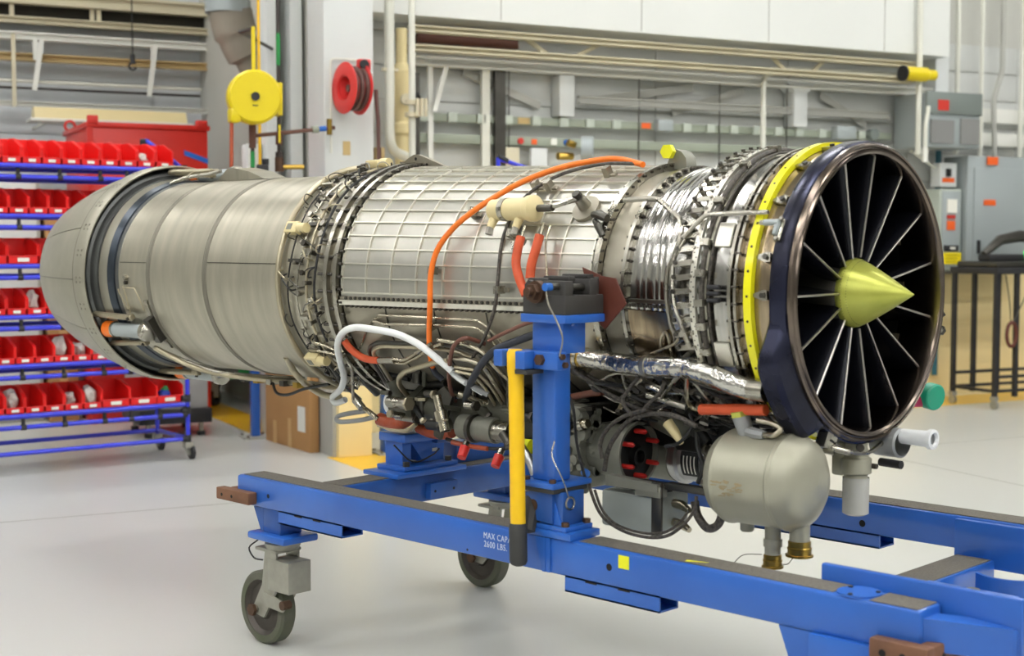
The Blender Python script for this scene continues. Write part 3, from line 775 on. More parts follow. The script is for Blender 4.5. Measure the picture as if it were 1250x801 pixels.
# things behind the bin rack
t = thing('tool_crate', 'large red steel crate with blue tape stripe behind the rack', 'crate', H(2.3, 11.5, 0))
put('body', HB(1.86, 2.775, 11.0, 12.1, 0.0, 2.30, 0.01), 'crate_red', t)
put('lid', HB(1.84, 2.79, 10.98, 12.12, 2.28, 2.32, 0.006), 'crate_red', t)
put('lifting_lug', HB(1.85, 1.93, 10.97, 11.03, 2.30, 2.37, 0.01), 'crate_red', t)
put('lifting_lug', HB(2.68, 2.77, 10.97, 11.03, 2.30, 2.36, 0.01), 'crate_red', t)
put('lifting_lug', MB().rev([(-0.012, 0.03), (-0.012, 0.05), (0.012, 0.05), (0.012, 0.03)], H(1.88, 12.0, 2.36), N1, 16, closed=True), 'crate_red', t)
put('corner_post', HB(1.845, 1.89, 10.985, 11.0, 0.0, 2.28), 'crate_red', t)
put('tape_stripe', MB().prism([H(2.585, 10.994, 2.125), H(2.775, 10.994, 2.06), H(2.775, 10.994, 2.02), H(2.585, 10.994, 2.085)], N1*0.005), 'tape_blue', t)
put('label', HB(2.05, 2.15, 10.994, 10.999, 1.62, 1.68), 'beam_tan', t)
put('white_stencil', HB(1.857, 1.86, 11.5, 11.75, 2.12, 2.17), 'card_white', t)
t = thing('parts_cabinet', 'pale grey cabinet behind the bins at far left', 'cabinet', H(0.9, 11.8, 0))
put('body', HB(0.2, 1.55, 11.4, 12.2, 0.0, 1.92, 0.01), 'column_grey', t)
for k in range(3):
    put('door', HB(0.22+0.44*k, 0.64+0.44*k, 11.385, 11.4, 0.05, 1.88, 0.004), 'wall_panel', t)
t = thing('carton', 'tan carton between grey cabinet and red crate', 'carton', H(1.70, 11.5, 0))
put('body', HB(1.58, 1.80, 11.3, 11.7, 0.0, 1.80, 0.005), 'cardboard', t)
put('flap_tape', HB(1.66, 1.72, 11.295, 11.3, 0.2, 1.80), 'packing_tape', t)
t = thing('grey_cart', 'pale grey enclosed cart right of the bin rack', 'cart', H(2.3, 10.3, 0))
put('body', HB(2.02, 2.50, 10.0, 10.6, 0.20, 0.62, 0.01), 'cart_grey', t)
put('skirt', HB(2.0, 2.52, 9.97, 10.62, 0.10, 0.205, 0.006), 'cart_black', t)
for s in (2.08, 2.46):
    for d in (10.06, 10.54):
        cs = put('leg', HB(s-0.015, s+0.015, d-0.015, d+0.015, 0.03, 0.10), 'bolt_steel', t)
        put('foot', MB().cyl(H(s, d, 0), H(s, d, 0.03), 0.03, n=12), 'joint_black', cs)
t = thing('green_trolley', 'green trolley with big black wheel far behind the duct', 'trolley', H(3.2, 12.4, 0))
put('deck', HB(2.88, 3.3, 11.6, 12.8, 0.24, 0.34, 0.01), 'green_parts', t)
for i, (s, d, r) in enumerate([(3.0, 11.8, 0.075), (3.22, 12.7, 0.11), (2.95, 12.7, 0.11), (2.92, 12.2, 0.075)]):
    cs = put('fork', HB(s-0.03, s+0.03, d-0.05, d+0.05, r, 0.24, 0.005), 'caster_zinc', t)
    wl = put('wheel', MB().rev([(-0.025, 0.03), (-0.025, r), (0.025, r), (0.025, 0.03)], H(s, d, r), E1*0.7+N1*-0.7, 24, closed=True), 'joint_black', cs)

# ================================================================ BIN RACK
RP = Vector((-5.805, 1.537, 0)); G1 = Vector((-0.1551, -0.9879, 0)); G2 = Vector((-0.9879, 0.1551, 0))
def RK(u, v, z): return RP + G1*u + G2*v + Vector((0, 0, z))
RU = 1.62; RV = 0.50
SHELF = [1.86, 1.56, 1.26, 0.955, 0.66, 0.36]
rk = thing('bin_rack', 'blue tubular bin rack on casters left of the engine nozzle', 'rack', RK(0.8, 0.25, 0))
for u, v, top in ((0, 0, 1.88), (0, RV, 1.88), (RU, 0, 1.88), (RU, RV, 1.88)):
    put('upright', MB().cyl(RK(u, v, 0.115), RK(u, v, top), 0.0145, n=12), 'tube_blue', rk)
    cs = put('caster', MB().obox(RK(u, v, 0.095), G1*0.028, G2*0.028, Vector((0, 0, 0.02)), 0.006), 'caster_zinc', rk)
    put('fork', MB().prism([RK(u-0.02, v-0.03, 0.09), RK(u-0.02, v+0.03, 0.09), RK(u-0.045, v+0.015, 0.03), RK(u-0.045, v-0.015, 0.03)], G1*0.004).prism([RK(u+0.02, v-0.03, 0.09), RK(u+0.02, v+0.03, 0.09), RK(u+0.0, v+0.015, 0.03), RK(u+0.0, v-0.015, 0.03)], G1*0.004), 'caster_zinc', cs)
    put('wheel', MB().rev([(-0.014, 0.02), (-0.014, 0.042), (-0.01, 0.048), (0.01, 0.048), (0.014, 0.042), (0.014, 0.02)], RK(u-0.022, v, 0.048), G1, 24, closed=True), 'joint_black', cs)
    put('hub', MB().cyl(RK(u-0.038, v, 0.048), RK(u-0.006, v, 0.048), 0.022, n=16), 'caster_zinc', cs)
for k, z in enumerate(SHELF):
    for v, dz in ((0, 0), (0, -0.067), (RV, 0.0), (RV, -0.067)):
        put('rail', MB().cyl(RK(0.02, v, z+dz), RK(RU-0.02, v, z+dz), 0.0145, n=12), 'tube_blue', rk)
    put('shelf_slat', MB().obox(RK(RU/2, 0.13, z+0.012), G1*(RU/2-0.03), G2*0.11, Vector((0, 0, 0.003))), 'column_white', rk)
    put('shelf_slat', MB().obox(RK(RU/2, 0.38, z+0.012), G1*(RU/2-0.03), G2*0.11, Vector((0, 0, 0.003))), 'column_white', rk)
    for u in (0.02, 0.19, 0.38, 0.55, 0.80, 1.05, 1.30):
        put('clamp', MB().cyl(RK(u-0.016, 0, z-0.067), RK(u+0.016, 0, z-0.067), 0.0185, n=10).cyl(RK(u, 0, z-0.067), RK(u+0.0, 0, z-0.015), 0.012, n=8), 'joint_black', rk)
for v in (0, RV):
    put('rail', MB().cyl(RK(0.02, v, 0.137), RK(RU-0.02, v, 0.137), 0.0145, n=12), 'tube_blue', rk)
put('rail', MB().cyl(RK(0, 0.02, 0.137), RK(0, RV-0.02, 0.137), 0.0145, n=12), 'tube_blue', rk)
for z in (0.137, 0.32, 0.40, 1.87):
    put('corner_joint', MB().cyl(RK(0, 0, z-0.024), RK(0, 0, z+0.024), 0.021, n=12).cyl(RK(0, 0, z), RK(0.04, 0, z), 0.019, n=10), 'joint_black', rk)
put('handle', MB().tube([RK(0.02, 0.02, 1.885), RK(0.04, 0.26, 1.99), RK(0.065, 0.46, 2.075)], 0.0145, 12), 'tube_blue', rk)
put('corner_joint', MB().tube([RK(0.062, 0.44, 2.066), RK(0.07, 0.50, 2.075), RK(0.07, 0.50, 2.01)], 0.02, 10), 'joint_black', rk)
put('upright', MB().cyl(RK(0.07, 0.50, 1.86), RK(0.07, 0.50, 2.03), 0.0145, n=12), 'tube_blue', rk)

def bin_mesh(w, dep, hb, hf, lip, base):
    """hopper front bin: base = function (u, v, z) -> world"""
    th = 0.004; m = MB()
    hw = w/2
    def slab(u0, u1, v0, v1, z0, z1):
        P = [base(u0, v0, z0), base(u1, v0, z0), base(u1, v1, z0), base(u0, v1, z0)]
        m.prism(P, (0, 0, z1-z0))
    slab(-hw, hw, 0, dep, 0, th)
    slab(-hw, hw, dep-th, dep, 0, hb)
    slab(-hw, hw, 0, th, 0, lip)
    for u in (-hw, hw-th):
        m.prism([base(u, 0, 0), base(u, 0, hf), base(u, 0.012, hf+0.006), base(u, dep*0.62, hb), base(u, dep, hb), base(u, dep, 0)], G1*th)
    # rolled rims
    for u in (-hw, hw):
        m.tube([base(u, 0.002, lip), base(u, 0.002, hf), base(u, 0.012, hf+0.006), base(u, dep*0.62, hb), base(u, dep, hb)], 0.005, 6)
    m.tube([base(-hw, 0.0, lip), base(hw, 0.0, lip)], 0.004, 6)
    m.tube([base(-hw, dep, hb), base(hw, dep, hb)], 0.005, 6)
    return m

ORD = ['first', 'second', 'third', 'fourth', 'fifth', 'sixth', 'seventh', 'eighth', 'ninth', 'tenth', 'eleventh', 'twelfth']
ROW = ['top', 'second', 'third', 'fourth', 'fifth', 'bottom']
BIN = {}
def add_bin(kind, u, v, k, label, group):
    z = SHELF[k] + 0.0155
    if kind not in BIN:
        w, dep, hb, hf, lip = {'small': (0.108, 0.235, 0.150, 0.095, 0.034), 'large': (0.172, 0.235, 0.150, 0.105, 0.045)}[kind]
        o = put('storage_bin', bin_mesh(w, dep, hb, hf, lip, lambda a, b, c: RK(u+a, v+b, z+c)), 'bin_red', None, label, 'bin', group, loc=RK(u, v, z))
        c = put('label_card', MB().obox(RK(u, v-0.004, z+lip*0.52), G1*(w*0.2), G2*0.001, Vector((0, 0, lip*0.26))), 'card_white', o)
        BIN[kind] = (o, c)
        return o
    o0, c0 = BIN[kind]
    o = o0.copy(); o.location = RK(u, v, z); COL.objects.link(o); ROOT[o.name] = RK(u, v, z)
    o['label'] = label; o['group'] = group
    again(c0, o, 'label_card')
    return o

rows = [
    [('small', 0.125 + 0.1195*i) for i in range(10)],
    [('small', 0.105 + 0.1175*i) for i in range(11)],
    [('large', 0.10 + 0.185*i) for i in range(7)],
    [('small', 0.11 + 0.120*i) for i in range(10)],
    [('small', 0.095 + 0.1165*i) for i in range(11)],
    [('large', 0.114), ('large', 0.289), ('large', 0.470)] + [('small', 0.617 + 0.119*i) for i in range(6)],
]
bins = {}
for k, row in enumerate(rows):
    for i, (kind, u) in enumerate(row):
        bins[k, i] = (u, add_bin(kind, u, 0.012, k, '%s red bin on the %s shelf, %s from the right' % (kind, ROW[k], ORD[i]), 'red bins on the %s shelf' % ROW[k]))
for i, u in enumerate((0.29, 0.41, 0.66, 0.78, 0.90, 1.02)):
    add_bin('small', u, 0.255, 0, 'red bin in the rear row of the top shelf, %s from the right' % ORD[i], 'rear row of bins on the top shelf')

def crumple(name, label, k, i, m, cat, scale, lift, seed, parts=1):
    """a crumpled bag or small hardware lying in a bin"""
    r = random.Random(seed)
    u = bins[k, i][0]; z = SHELF[k] + 0.022
    bm = bmesh.new()
    bmesh.ops.create_icosphere(bm, subdivisions=2, radius=1.0)
    for q in bm.verts:
        f = 0.7 + 0.5*r.random()
        q.co = Vector((q.co.x*scale[0]*f, q.co.y*scale[1]*f, max(-0.9, q.co.z)*scale[2]*f))
    bm.verts.index_update()
    mb = MB().add([RK(u+q.co.x, 0.10+q.co.y, z+lift+q.co.z) for q in bm.verts], [tuple(l.index for l in f.verts) for f in bm.faces])
    bm.free()
    zmin = min(p[2] for p in mb.v)
    mb.v = [(p[0], p[1], p[2]-zmin+z) for p in mb.v]
    return put(name, mb, m, None, label, cat, None, ang=0)
crumple('plastic_bag', 'clear bag of fittings in the fourth shelf bins', 3, 7, 'bag_clear', 'bag', (0.035, 0.06, 0.07), 0.05, 1)
crumple('plastic_bag', 'crumpled clear bag leaning left on the fourth shelf', 3, 9, 'bag_clear', 'bag', (0.04, 0.06, 0.065), 0.05, 2)
crumple('plastic_bag', 'clear bag nearest the nozzle on the fifth shelf', 4, 4, 'bag_clear', 'bag', (0.035, 0.05, 0.06), 0.05, 3)
crumple('plastic_bag', 'clear bag of white parts on the fifth shelf', 4, 5, 'bag_clear', 'bag', (0.045, 0.06, 0.055), 0.05, 4)
crumple('plastic_bag', 'tall clear bag on the fifth shelf left of the nozzle', 4, 6, 'bag_clear', 'bag', (0.045, 0.06, 0.075), 0.05, 5)
crumple('plastic_bag', 'clear bag sticking up beside the large bins on the bottom shelf', 5, 3, 'bag_clear', 'bag', (0.045, 0.07, 0.065), 0.05, 6)
crumple('plastic_bag', 'small clear bag on the bottom shelf', 5, 4, 'bag_clear', 'bag', (0.04, 0.06, 0.05), 0.05, 8)
crumple('plastic_bag', 'pinkish clear bag at far left of the bottom shelf', 5, 7, 'bag_clear', 'bag', (0.045, 0.06, 0.075), 0.05, 9)
crumple('hardware_pile', 'heap of pale hardware in a top shelf bin', 0, 1, 'bag_clear', 'hardware', (0.04, 0.06, 0.04), 0.06, 10)
crumple('spare_fittings', 'blue caps in the bottom right bin', 5, 0, 'blue_parts', 'caps', (0.045, 0.05, 0.035), 0.04, 11)
crumple('spare_fittings', 'green caps in the bottom right bin', 5, 0, 'green_parts', 'caps', (0.03, 0.03, 0.05), 0.02, 12)

# ================================================================ ENGINE STAND
RT = 0.5895; RB = 0.488
st = thing('engine_stand', 'blue wheeled steel stand carrying the jet engine', 'engine stand', (-0.85, 0, 0))
def S(name, mb, m, parent=st, label=None, kind=None, ang=35): return put(name, mb, m, parent, label, kind=kind, ang=ang)
near = S('side_rail', MB().box(-2.152, 0.465, -0.596, -0.490, RB, RT, 0.010), 'stand_blue')
far = S('side_rail', MB().box(-2.152, 0.72, 0.482, 0.598, RB, RT, 0.010), 'stand_blue')
S('rear_crossbeam', MB().box(-1.812, -1.690, -0.492, 0.484, RB, RT-0.0005, 0.008), 'stand_blue_worn')
S('front_crossbeam', MB().box(0.027, 0.146, -0.462, 0.456, 0.385, 0.480, 0.006), 'stand_blue')
# anti-slip strips
def tape(x0, x1, y0, y1, z, m='grip_tape'): return S('grip_strip', MB().box(x0, x1, y0, y1, z, z+0.002), m)
tape(-2.13, -0.76, -0.580, -0.494, RT)
tape(-0.555, 0.235, -0.580, -0.494, RT)
tape(0.335, 0.455, -0.588, -0.497, RT)
tape(-2.13, 0.70, 0.490, 0.592, RT)
tape(-1.80, -1.70, -0.488, -0.25, RT)
tape(-1.80, -1.70, 0.08, 0.48, RT)
tape(0.034, 0.139, -0.45, 0.44, 0.480)
S('cover_disc', MB().cyl((0.285, -0.545, RT), (0.285, -0.545, RT+0.005), 0.052, n=32), 'stand_blue')
for a in (30, 150, 270):
    S('disc_screw', MB().cyl((0.285+0.042*cos(radians(a)), -0.545+0.042*sin(radians(a)), RT+0.005), (0.285+0.042*cos(radians(a)), -0.545+0.042*sin(radians(a)), RT+0.008), 0.006, n=8), 'bolt_dark')
# end plates and tow brace
S('end_plate', MB().box(0.141, 0.648, -0.482, -0.462, 0.475, 0.628, 0.006), 'stand_blue')
S('end_plate', MB().box(0.016, 0.72, 0.456, 0.476, 0.450, 0.585, 0.006), 'stand_blue')
S('corner_brace', MB().prism([(0.455, -0.585, 0.500), (0.455, -0.585, 0.572), (0.455, -0.52, 0.572), (0.455, -0.52, 0.500)], (0.175, 0.095, -0.012)), 'stand_blue')
S('weld_pad', MB().box(0.56, 0.64, -0.49, -0.482, 0.48, 0.56, 0.004), 'stand_blue')
S('inner_bracket', MB().box(0.146, 0.40, 0.045, 0.057, 0.43, 0.492, 0.002), 'stand_blue')
S('inner_bracket', MB().box(0.146, 0.40, -0.06, -0.048, 0.43, 0.486, 0.002), 'stand_blue')
S('pivot_pin', MB().cyl((0.30, -0.002, 0.47), (0.30, -0.002, 0.505), 0.018, n=16), 'bolt_steel')
S('tow_bar', MB().box(0.22, 0.95, -0.044, 0.040, 0.43, 0.472, 0.006), 'stand_blue')
S('corner_gusset', MB().rev([(0, 0.10), (0, 0.112), (0.09, 0.112), (0.09, 0.10)], (0.25, 0.36, 0.388), (0, 0, 1), 12, closed=True, a0=180, a1=300), 'stand_blue')
# bumpers
S('bumper', MB().box(-2.225, -2.030, -0.634, -0.597, 0.499, 0.541, 0.004).box(-2.190, -2.153, -0.597, -0.50, 0.499, 0.541, 0.004), 'bumper_rust')
S('bumper', MB().box(0.36, 0.505, -0.634, -0.597, 0.462, 0.520, 0.006).box(0.467, 0.505, -0.60, -0.44, 0.462, 0.520, 0.006), 'bumper_rust')
S('bumper', MB().box(-2.225, -2.030, 0.599, 0.634, 0.499, 0.541, 0.004), 'bumper_rust')
for x in (-2.19, -2.13):
    S('bumper_hole', MB().cyl((x, -0.6345, 0.518), (x, -0.6335, 0.518), 0.006, n=10), 'hole_black')
for x in (0.395, 0.445):
    S('bumper_hole', MB().cyl((x, -0.6345, 0.490), (x, -0.6335, 0.490), 0.009, n=10), 'hole_black')
for y in (-0.56, -0.48):
    S('bumper_hole', MB().cyl((0.5045, y, 0.490), (0.5055, y, 0.490), 0.009, n=10), 'hole_black')
# hollow fork pockets under the rails
def pocket(x0, x1, y0, y1, z0, z1):
    w = 0.005
    return S('fork_pocket', MB().box(x0, x1, y0, y1, z0, z0+w).box(x0, x1, y0, y1, z1-w, z1).box(x0, x1, y0, y0+w, z0, z1).box(x0, x1, y1-w, y1, z0, z1), 'stand_blue', ang=0)
pocket(-1.912, -1.57, -0.594, -0.505, 0.447, 0.4925)
pocket(-0.595, -0.266, -0.594, -0.515, 0.447, 0.4925)
pocket(-0.75, -0.245, 0.484, 0.575, 0.447, 0.4925)
pocket(-1.912, -1.57, 0.505, 0.594, 0.447, 0.4925)
for x in (-1.80, -1.70):
    S('weld_slot', MB().box(x-0.02, x+0.02, -0.5955, -0.5935, 0.484, 0.489), 'hole_black')
for x in (-0.50, -0.385):
    S('weld_slot', MB().box(x-0.02, x+0.02, -0.5955, -0.5935, 0.484, 0.489), 'hole_black')
# holes, decals
def hole(x, z, r, y=-0.5962): return S('bolt_hole', MB().cyl((x, y, z), (x, y+0.002, z), r, n=16), 'hole_black')
hole(-2.066+0.10, 0.535, 0.0075)
hole(-0.435, 0.541, 0.010)
hole(-0.98, 0.503, 0.004)
S('bolt_hole', MB().cyl((-0.305, 0.4815, 0.52), (-0.305, 0.4835, 0.52), 0.011, n=16), 'hole_black')
S('decal', MB().box(-0.402, -0.366, -0.5975, -0.5962, 0.545, 0.580), 'neon_yellow', label='small yellow square decal')
S('decal', MB().prism([(-0.20, -0.575, RT+0.0022), (-0.145, -0.545, RT+0.0022), (-0.205, -0.560, RT+0.0022)], (0, 0, 0.0006)), 'neon_yellow')
S('lug_plate', MB().box(-1.690, -1.660, -0.120, 0.012, 0.498, 0.555, 0.003), 'stand_blue_worn')
for y in (-0.10, -0.01):
    S('bolt_hole', MB().cyl((-1.6595, y, 0.527), (-1.6585, y, 0.527), 0.005, n=12), 'hole_black')

def lettering(text, x, z, size, m):
    cu = bpy.data.curves.new('stencil', 'FONT'); cu.body = text; cu.size = size; cu.extrude = 0.0004
    cu.space_character = 1.15
    o = bpy.data.objects.new('stencil', cu); COL.objects.link(o)
    bpy.context.view_layer.update()
    me = bpy.data.meshes.new_from_object(o.evaluated_get(bpy.context.evaluated_depsgraph_get()))
    mb = MB().add([(x + p.co.x*0.80, -0.5966 - p.co.z, z + p.co.y) for p in me.vertices], [tuple(f.vertices) for f in me.polygons])
    bpy.data.objects.remove(o, do_unlink=True)
    return S('stencil_lettering', mb, m, ang=0, label='white stencilled capacity lettering')
lettering('MAX CAPACITY', -0.912, 0.549, 0.0255, 'stencil_white')
lettering('2600 LBS.', -0.910, 0.524, 0.0255, 'stencil_white')

# casters ------------------------------------------------------------
def caster(x, y, wx, brake=True):
    R = 0.129; m = -1 if y < 0 else 1
    S('caster_leg', MB().box(x-0.05, x+0.05, y-0.045, y+0.045, 0.405, RB+0.002, 0.004), 'stand_blue_worn')
    S('leg_gusset', MB().prism([(x-0.048, y-0.045, 0.41), (x-0.065, y-0.045, 0.41), (x-0.105, y-0.045, RB), (x-0.048, y-0.045, RB)], (0, 0.012, 0)), 'stand_blue_worn')
    c = S('caster', MB().box(x-0.105, x+0.105, y-0.075, y+0.075, 0.380, 0.406, 0.008), 'stand_blue')
    put('swivel_ring', MB().rev([(0, 0.03), (0, 0.055), (0.012, 0.062), (0.02, 0.062), (0.03, 0.05)], (x, y, 0.350), (0, 0, 1), 28), 'caster_zinc', c)
    put('fork_plate', MB().obox(Vector(((x*0.7+wx*0.3), y, 0.345)), Vector((0.06, 0, 0)), Vector((0, 0.055, 0)), Vector((0, 0, 0.006)), 0.003), 'caster_zinc', c)
    for s in (-1, 1):
        yy = y + s*0.046
        put('fork_leg', MB().prism([(x-0.035, yy-0.004, 0.345), (x+0.03, yy-0.004, 0.345), (x+0.02, yy-0.004, 0.20), (wx+0.045, yy-0.004, 0.105), (wx-0.03, yy-0.004, 0.115), (x-0.055, yy-0.004, 0.22)], (0, 0.008, 0)), 'caster_zinc', c)
    put('axle', MB().cyl((wx, y-0.060, R), (wx, y+0.060, R), 0.014, n=12), 'bolt_steel', c)
    put('axle_nut', MB().hex((wx, y-0.062, R), (0, -1, 0), 0.022, 0.012), 'rusty_bolt', c)
    w = put('wheel', MB().rev([(-0.030, 0.098), (-0.030, 0.120), (-0.022, R), (0.022, R), (0.030, 0.120), (0.030, 0.098)], (wx, y, R), (0, 1, 0), 48, closed=True), 'tire', c)
    put('wheel_hub', MB().rev([(-0.034, 0.018), (-0.034, 0.035), (-0.016, 0.045), (-0.012, 0.085), (-0.028, 0.099), (0.028, 0.099), (0.012, 0.085), (0.016, 0.045), (0.034, 0.035), (0.034, 0.018)], (wx, y, R), (0, 1, 0), 36, closed=True), 'wheel_hub', c)
    if brake:
        put('brake_box', MB().box(x-0.02, x+0.10, y-0.052, y+0.045, 0.208, 0.318, 0.004), 'caster_zinc', c)
        put('brake_lever', MB().prism([(x-0.04, y-0.056, 0.20), (x+0.06, y-0.056, 0.185), (x+0.09, y-0.056, 0.165), (x+0.07, y-0.056, 0.145), (x-0.03, y-0.056, 0.15)], (0, 0.006, 0)), 'caster_zinc', c)
        put('brake_roller', MB().cyl((x+0.075, y-0.062, 0.170), (x+0.075, y-0.03, 0.170), 0.016, n=12), 'rusty_bolt', c)
        put('wire_loop', MB().tube(spline([(x-0.06, y-0.06, 0.378), (x-0.085, y-0.08, 0.35), (x-0.07, y-0.07, 0.315), (x-0.04, y-0.055, 0.31)], 4), 0.003, 6), 'wire_black', c)
    return c
caster(-1.955, -0.545, -2.045)
caster(-1.955, 0.545, -2.075, False)
caster(0.29, -0.545, 0.20, False)
caster(0.42, 0.545, 0.33, False)
S('caster_skirt', MB().prism([(0.095, -0.592, RB), (0.20, -0.592, RB), (0.20, -0.592, 0.40), (0.13, -0.592, 0.40)], (0, 0.01, 0)), 'stand_blue')
S('mount_angle', MB().box(0.19, 0.358, -0.612, -0.585, 0.40, 0.4905, 0.003), 'stand_blue')

# near support post ----------------------------------------------------
PX = -0.655
S('base_plate', MB().box(-0.742, -0.568, -0.604, -0.478, RT, RT+0.020, 0.003), 'stand_blue')
S('base_plate', MB().box(-0.725, -0.590, -0.598, -0.484, RT+0.020, RT+0.034, 0.003), 'stand_blue')
for x in (-0.713, -0.602):
    for y in (-0.585, -0.497):
        S('base_bolt', MB().hex((x, y, RT+0.034), (0, 0, 1), 0.011, 0.012), 'rusty_bolt')
S('pivot_block', MB().box(-0.70, -0.612, -0.585, -0.495, RT+0.034, 0.716, 0.004), 'stand_blue_worn')
S('pivot_ear', MB().prism([(-0.70+0.048*cos(a)-0.012, -0.598, 0.672+0.04*sin(a)) for a in [radians(90+18*i) for i in range(11)]] + [(-0.64, -0.598, 0.628), (-0.64, -0.598, 0.712)], (0, 0.022, 0)), 'stand_blue_worn')
S('pivot_bore', MB().cyl((-0.712, -0.600, 0.672), (-0.712, -0.585, 0.672), 0.017, n=20), 'rusty_bolt')
S('pivot_barrel', MB().cyl((-0.758, -0.56, 0.672), (-0.69, -0.56, 0.672), 0.038, n=24), 'trunnion_black')
S('pivot_arm', MB().tube([(-0.735, -0.575, 0.69), (-0.725, -0.60, 0.64), (-0.715, -0.618, 0.60)], [0.024, 0.026, 0.022], 10), 'rubber_dark')
S('post_gusset', MB().prism([(-0.655, -0.59, 0.625), (-0.612, -0.59, 0.625), (-0.645, -0.588, 0.70), (-0.655, -0.588, 0.70)], (0, 0.01, 0)), 'stand_blue')
S('turn_pad', MB().box(-0.748, -0.622, -0.612, -0.470, 0.713, 0.727, 0.004), 'rubber_dark')
S('post_flange', MB().box(-0.752, -0.618, -0.618, -0.455, 0.727, 0.742, 0.003), 'stand_blue')
for x in (-0.735, -0.636):
    S('flange_bolt', MB().hex((x, -0.600, 0.742), (0, 0, 1), 0.010, 0.010), 'rusty_bolt')
S('post', MB().box(-0.728, -0.640, -0.588, -0.520, 0.742, 1.195, 0.008), 'stand_blue')
S('post_rib', MB().prism([(-0.640, -0.56, 1.10), (-0.640, -0.56, 1.19), (-0.60, -0.56, 1.19)], (0, 0.012, 0)), 'stand_blue')
S('rail_gusset', MB().prism([(-0.70, -0.598, 0.588), (-0.66, -0.598, 0.588), (-0.66, -0.598, 0.492), (-0.672, -0.598, 0.492)], (0, -0.006, 0)).box(-0.66, -0.645, -0.602, -0.596, 0.492, 0.588), 'stand_blue')
S('neck', MB().box(-0.722, -0.606, -0.592, -0.497, 1.10, 1.19, 0.006), 'stand_blue')
S('top_plate', MB().box(-0.737, -0.570, -0.624, -0.458, 1.186, 1.209, 0.003), 'stand_blue')
# lever clamp
S('clamp_bar', MB().box(-0.748, -0.595, -0.628, -0.588, 1.058, 1.108, 0.004), 'stand_blue')
S('clamp_jaw', MB().box(-0.800, -0.766, -0.668, -0.588, 1.062, 1.108, 0.004), 'stand_blue')
S('clamp_jaw', MB().box(-0.716, -0.680, -0.668, -0.600, 1.058, 1.108, 0.004), 'stand_blue')
S('clamp_bolt', MB().hex((-0.655, -0.628, 1.085), (0, -1, 0), 0.016, 0.012), 'rusty_bolt')
S('clamp_bolt', MB().hex((-0.595, -0.612, 1.095), (1, 0, 0), 0.009, 0.010), 'rusty_bolt')
S('clamp_bolt', MB().hex((-0.595, -0.60, 1.072), (1, 0, 0), 0.009, 0.010), 'rusty_bolt')
S('clamp_shim', MB().box(-0.716, -0.672, -0.668, -0.60, 1.045, 1.057), 'rubber_dark')
lv = S('jack_lever', MB().tube([(-0.741, -0.640, 1.110), (-0.741, -0.640, 1.10), (-0.738, -0.641, 1.05), (-0.734, -0.644, 1.03), (-0.715, -0.655, 0.60)], [0.018, 0.024, 0.024, 0.0215, 0.0215], 20), 'lever_yellow', label='yellow jack lever with black grip')
put('grip', MB().tube([(-0.7163, -0.6547, 0.628), (-0.716, -0.655, 0.62), (-0.7116, -0.6575, 0.522), (-0.7113, -0.6578, 0.514), (-0.7111, -0.658, 0.509)], [0.0225, 0.0255, 0.0250, 0.021, 0.010], 20), 'rubber_dark', lv)

# trunnion block ---------------------------------------------------------
S('trunnion_block', MB().box(-0.732, -0.573, -0.620, -0.461, 1.209, 1.262, 0.003).box(-0.732, -0.655, -0.600, -0.461, 1.262, 1.308, 0.004), 'trunnion_black')
S('trunnion_cap', MB().box(-0.656, -0.573, -0.620, -0.588, 1.261, 1.301, 0.002), 'trunnion_black')
S('trunnion_cap', MB().box(-0.656, -0.573, -0.520, -0.488, 1.261, 1.306, 0.002), 'trunnion_black')
S('trunnion_cap', MB().box(-0.656, -0.590, -0.488, -0.461, 1.261, 1.310, 0.002), 'trunnion_black')
S('trunnion_cap', MB().prism([(-0.728, -0.616, 1.262), (-0.69, -0.616, 1.262), (-0.69, -0.616, 1.295), (-0.715, -0.616, 1.302), (-0.728, -0.616, 1.29)], (0, 0.10, 0)), 'trunnion_black')
S('slide_top', MB().box(-0.68, -0.585, -0.592, -0.566, 1.300, 1.314, 0.002), 'trunnion_black')
S('slide_top', MB().box(-0.68, -0.585, -0.516, -0.490, 1.306, 1.318, 0.002), 'trunnion_black')
S('lock_pin', MB().cyl((-0.60, -0.60, 1.283), (-0.60, -0.47, 1.283), 0.010, n=14), 'steel_dark')
S('adjust_shaft', MB().cyl((-0.672, -0.668, 1.270), (-0.672, -0.55, 1.270), 0.013, n=14), 'rusty_bolt')
S('adjust_nut', MB().hex((-0.672, -0.635, 1.270), (0, -1, 0), 0.024, 0.018), 'rusty_bolt')
S('adjust_collar', MB().cyl((-0.672, -0.636, 1.270), (-0.672, -0.612, 1.270), 0.031, n=20), 'rusty_bolt')
S('detent_pin', MB().cyl((-0.600, -0.650, 1.286), (-0.600, -0.60, 1.286), 0.010, n=12), 'steel_dark')
S('detent_knob', MB().cyl((-0.600, -0.672, 1.286), (-0.600, -0.650, 1.286), 0.011, n=10), 'blue_cap')
S('pin_lanyard', MB().tube(spline([(-0.60, -0.668, 1.276), (-0.590, -0.668, 1.24), (-0.580, -0.65, 1.20), (-0.560, -0.645, 1.15), (-0.575, -0.64, 1.10)], 5), 0.0025, 6), 'steel')
S('trunnion_pin', MB().cyl((-0.652, -0.461, 1.266), (-0.652, -0.37, 1.266), 0.036, n=24), 'trunnion_black')
S('shim_flap', MB().prism([(-0.672, -0.440, 1.335), (-0.60, -0.440, 1.312), (-0.548, -0.442, 1.306), (-0.506, -0.446, 1.236), (-0.583, -0.446, 1.164), (-0.625, -0.442, 1.195), (-0.655, -0.440, 1.29)], (0, 0.005, 0)), 'flap_rust', label='rust red rubber flap')
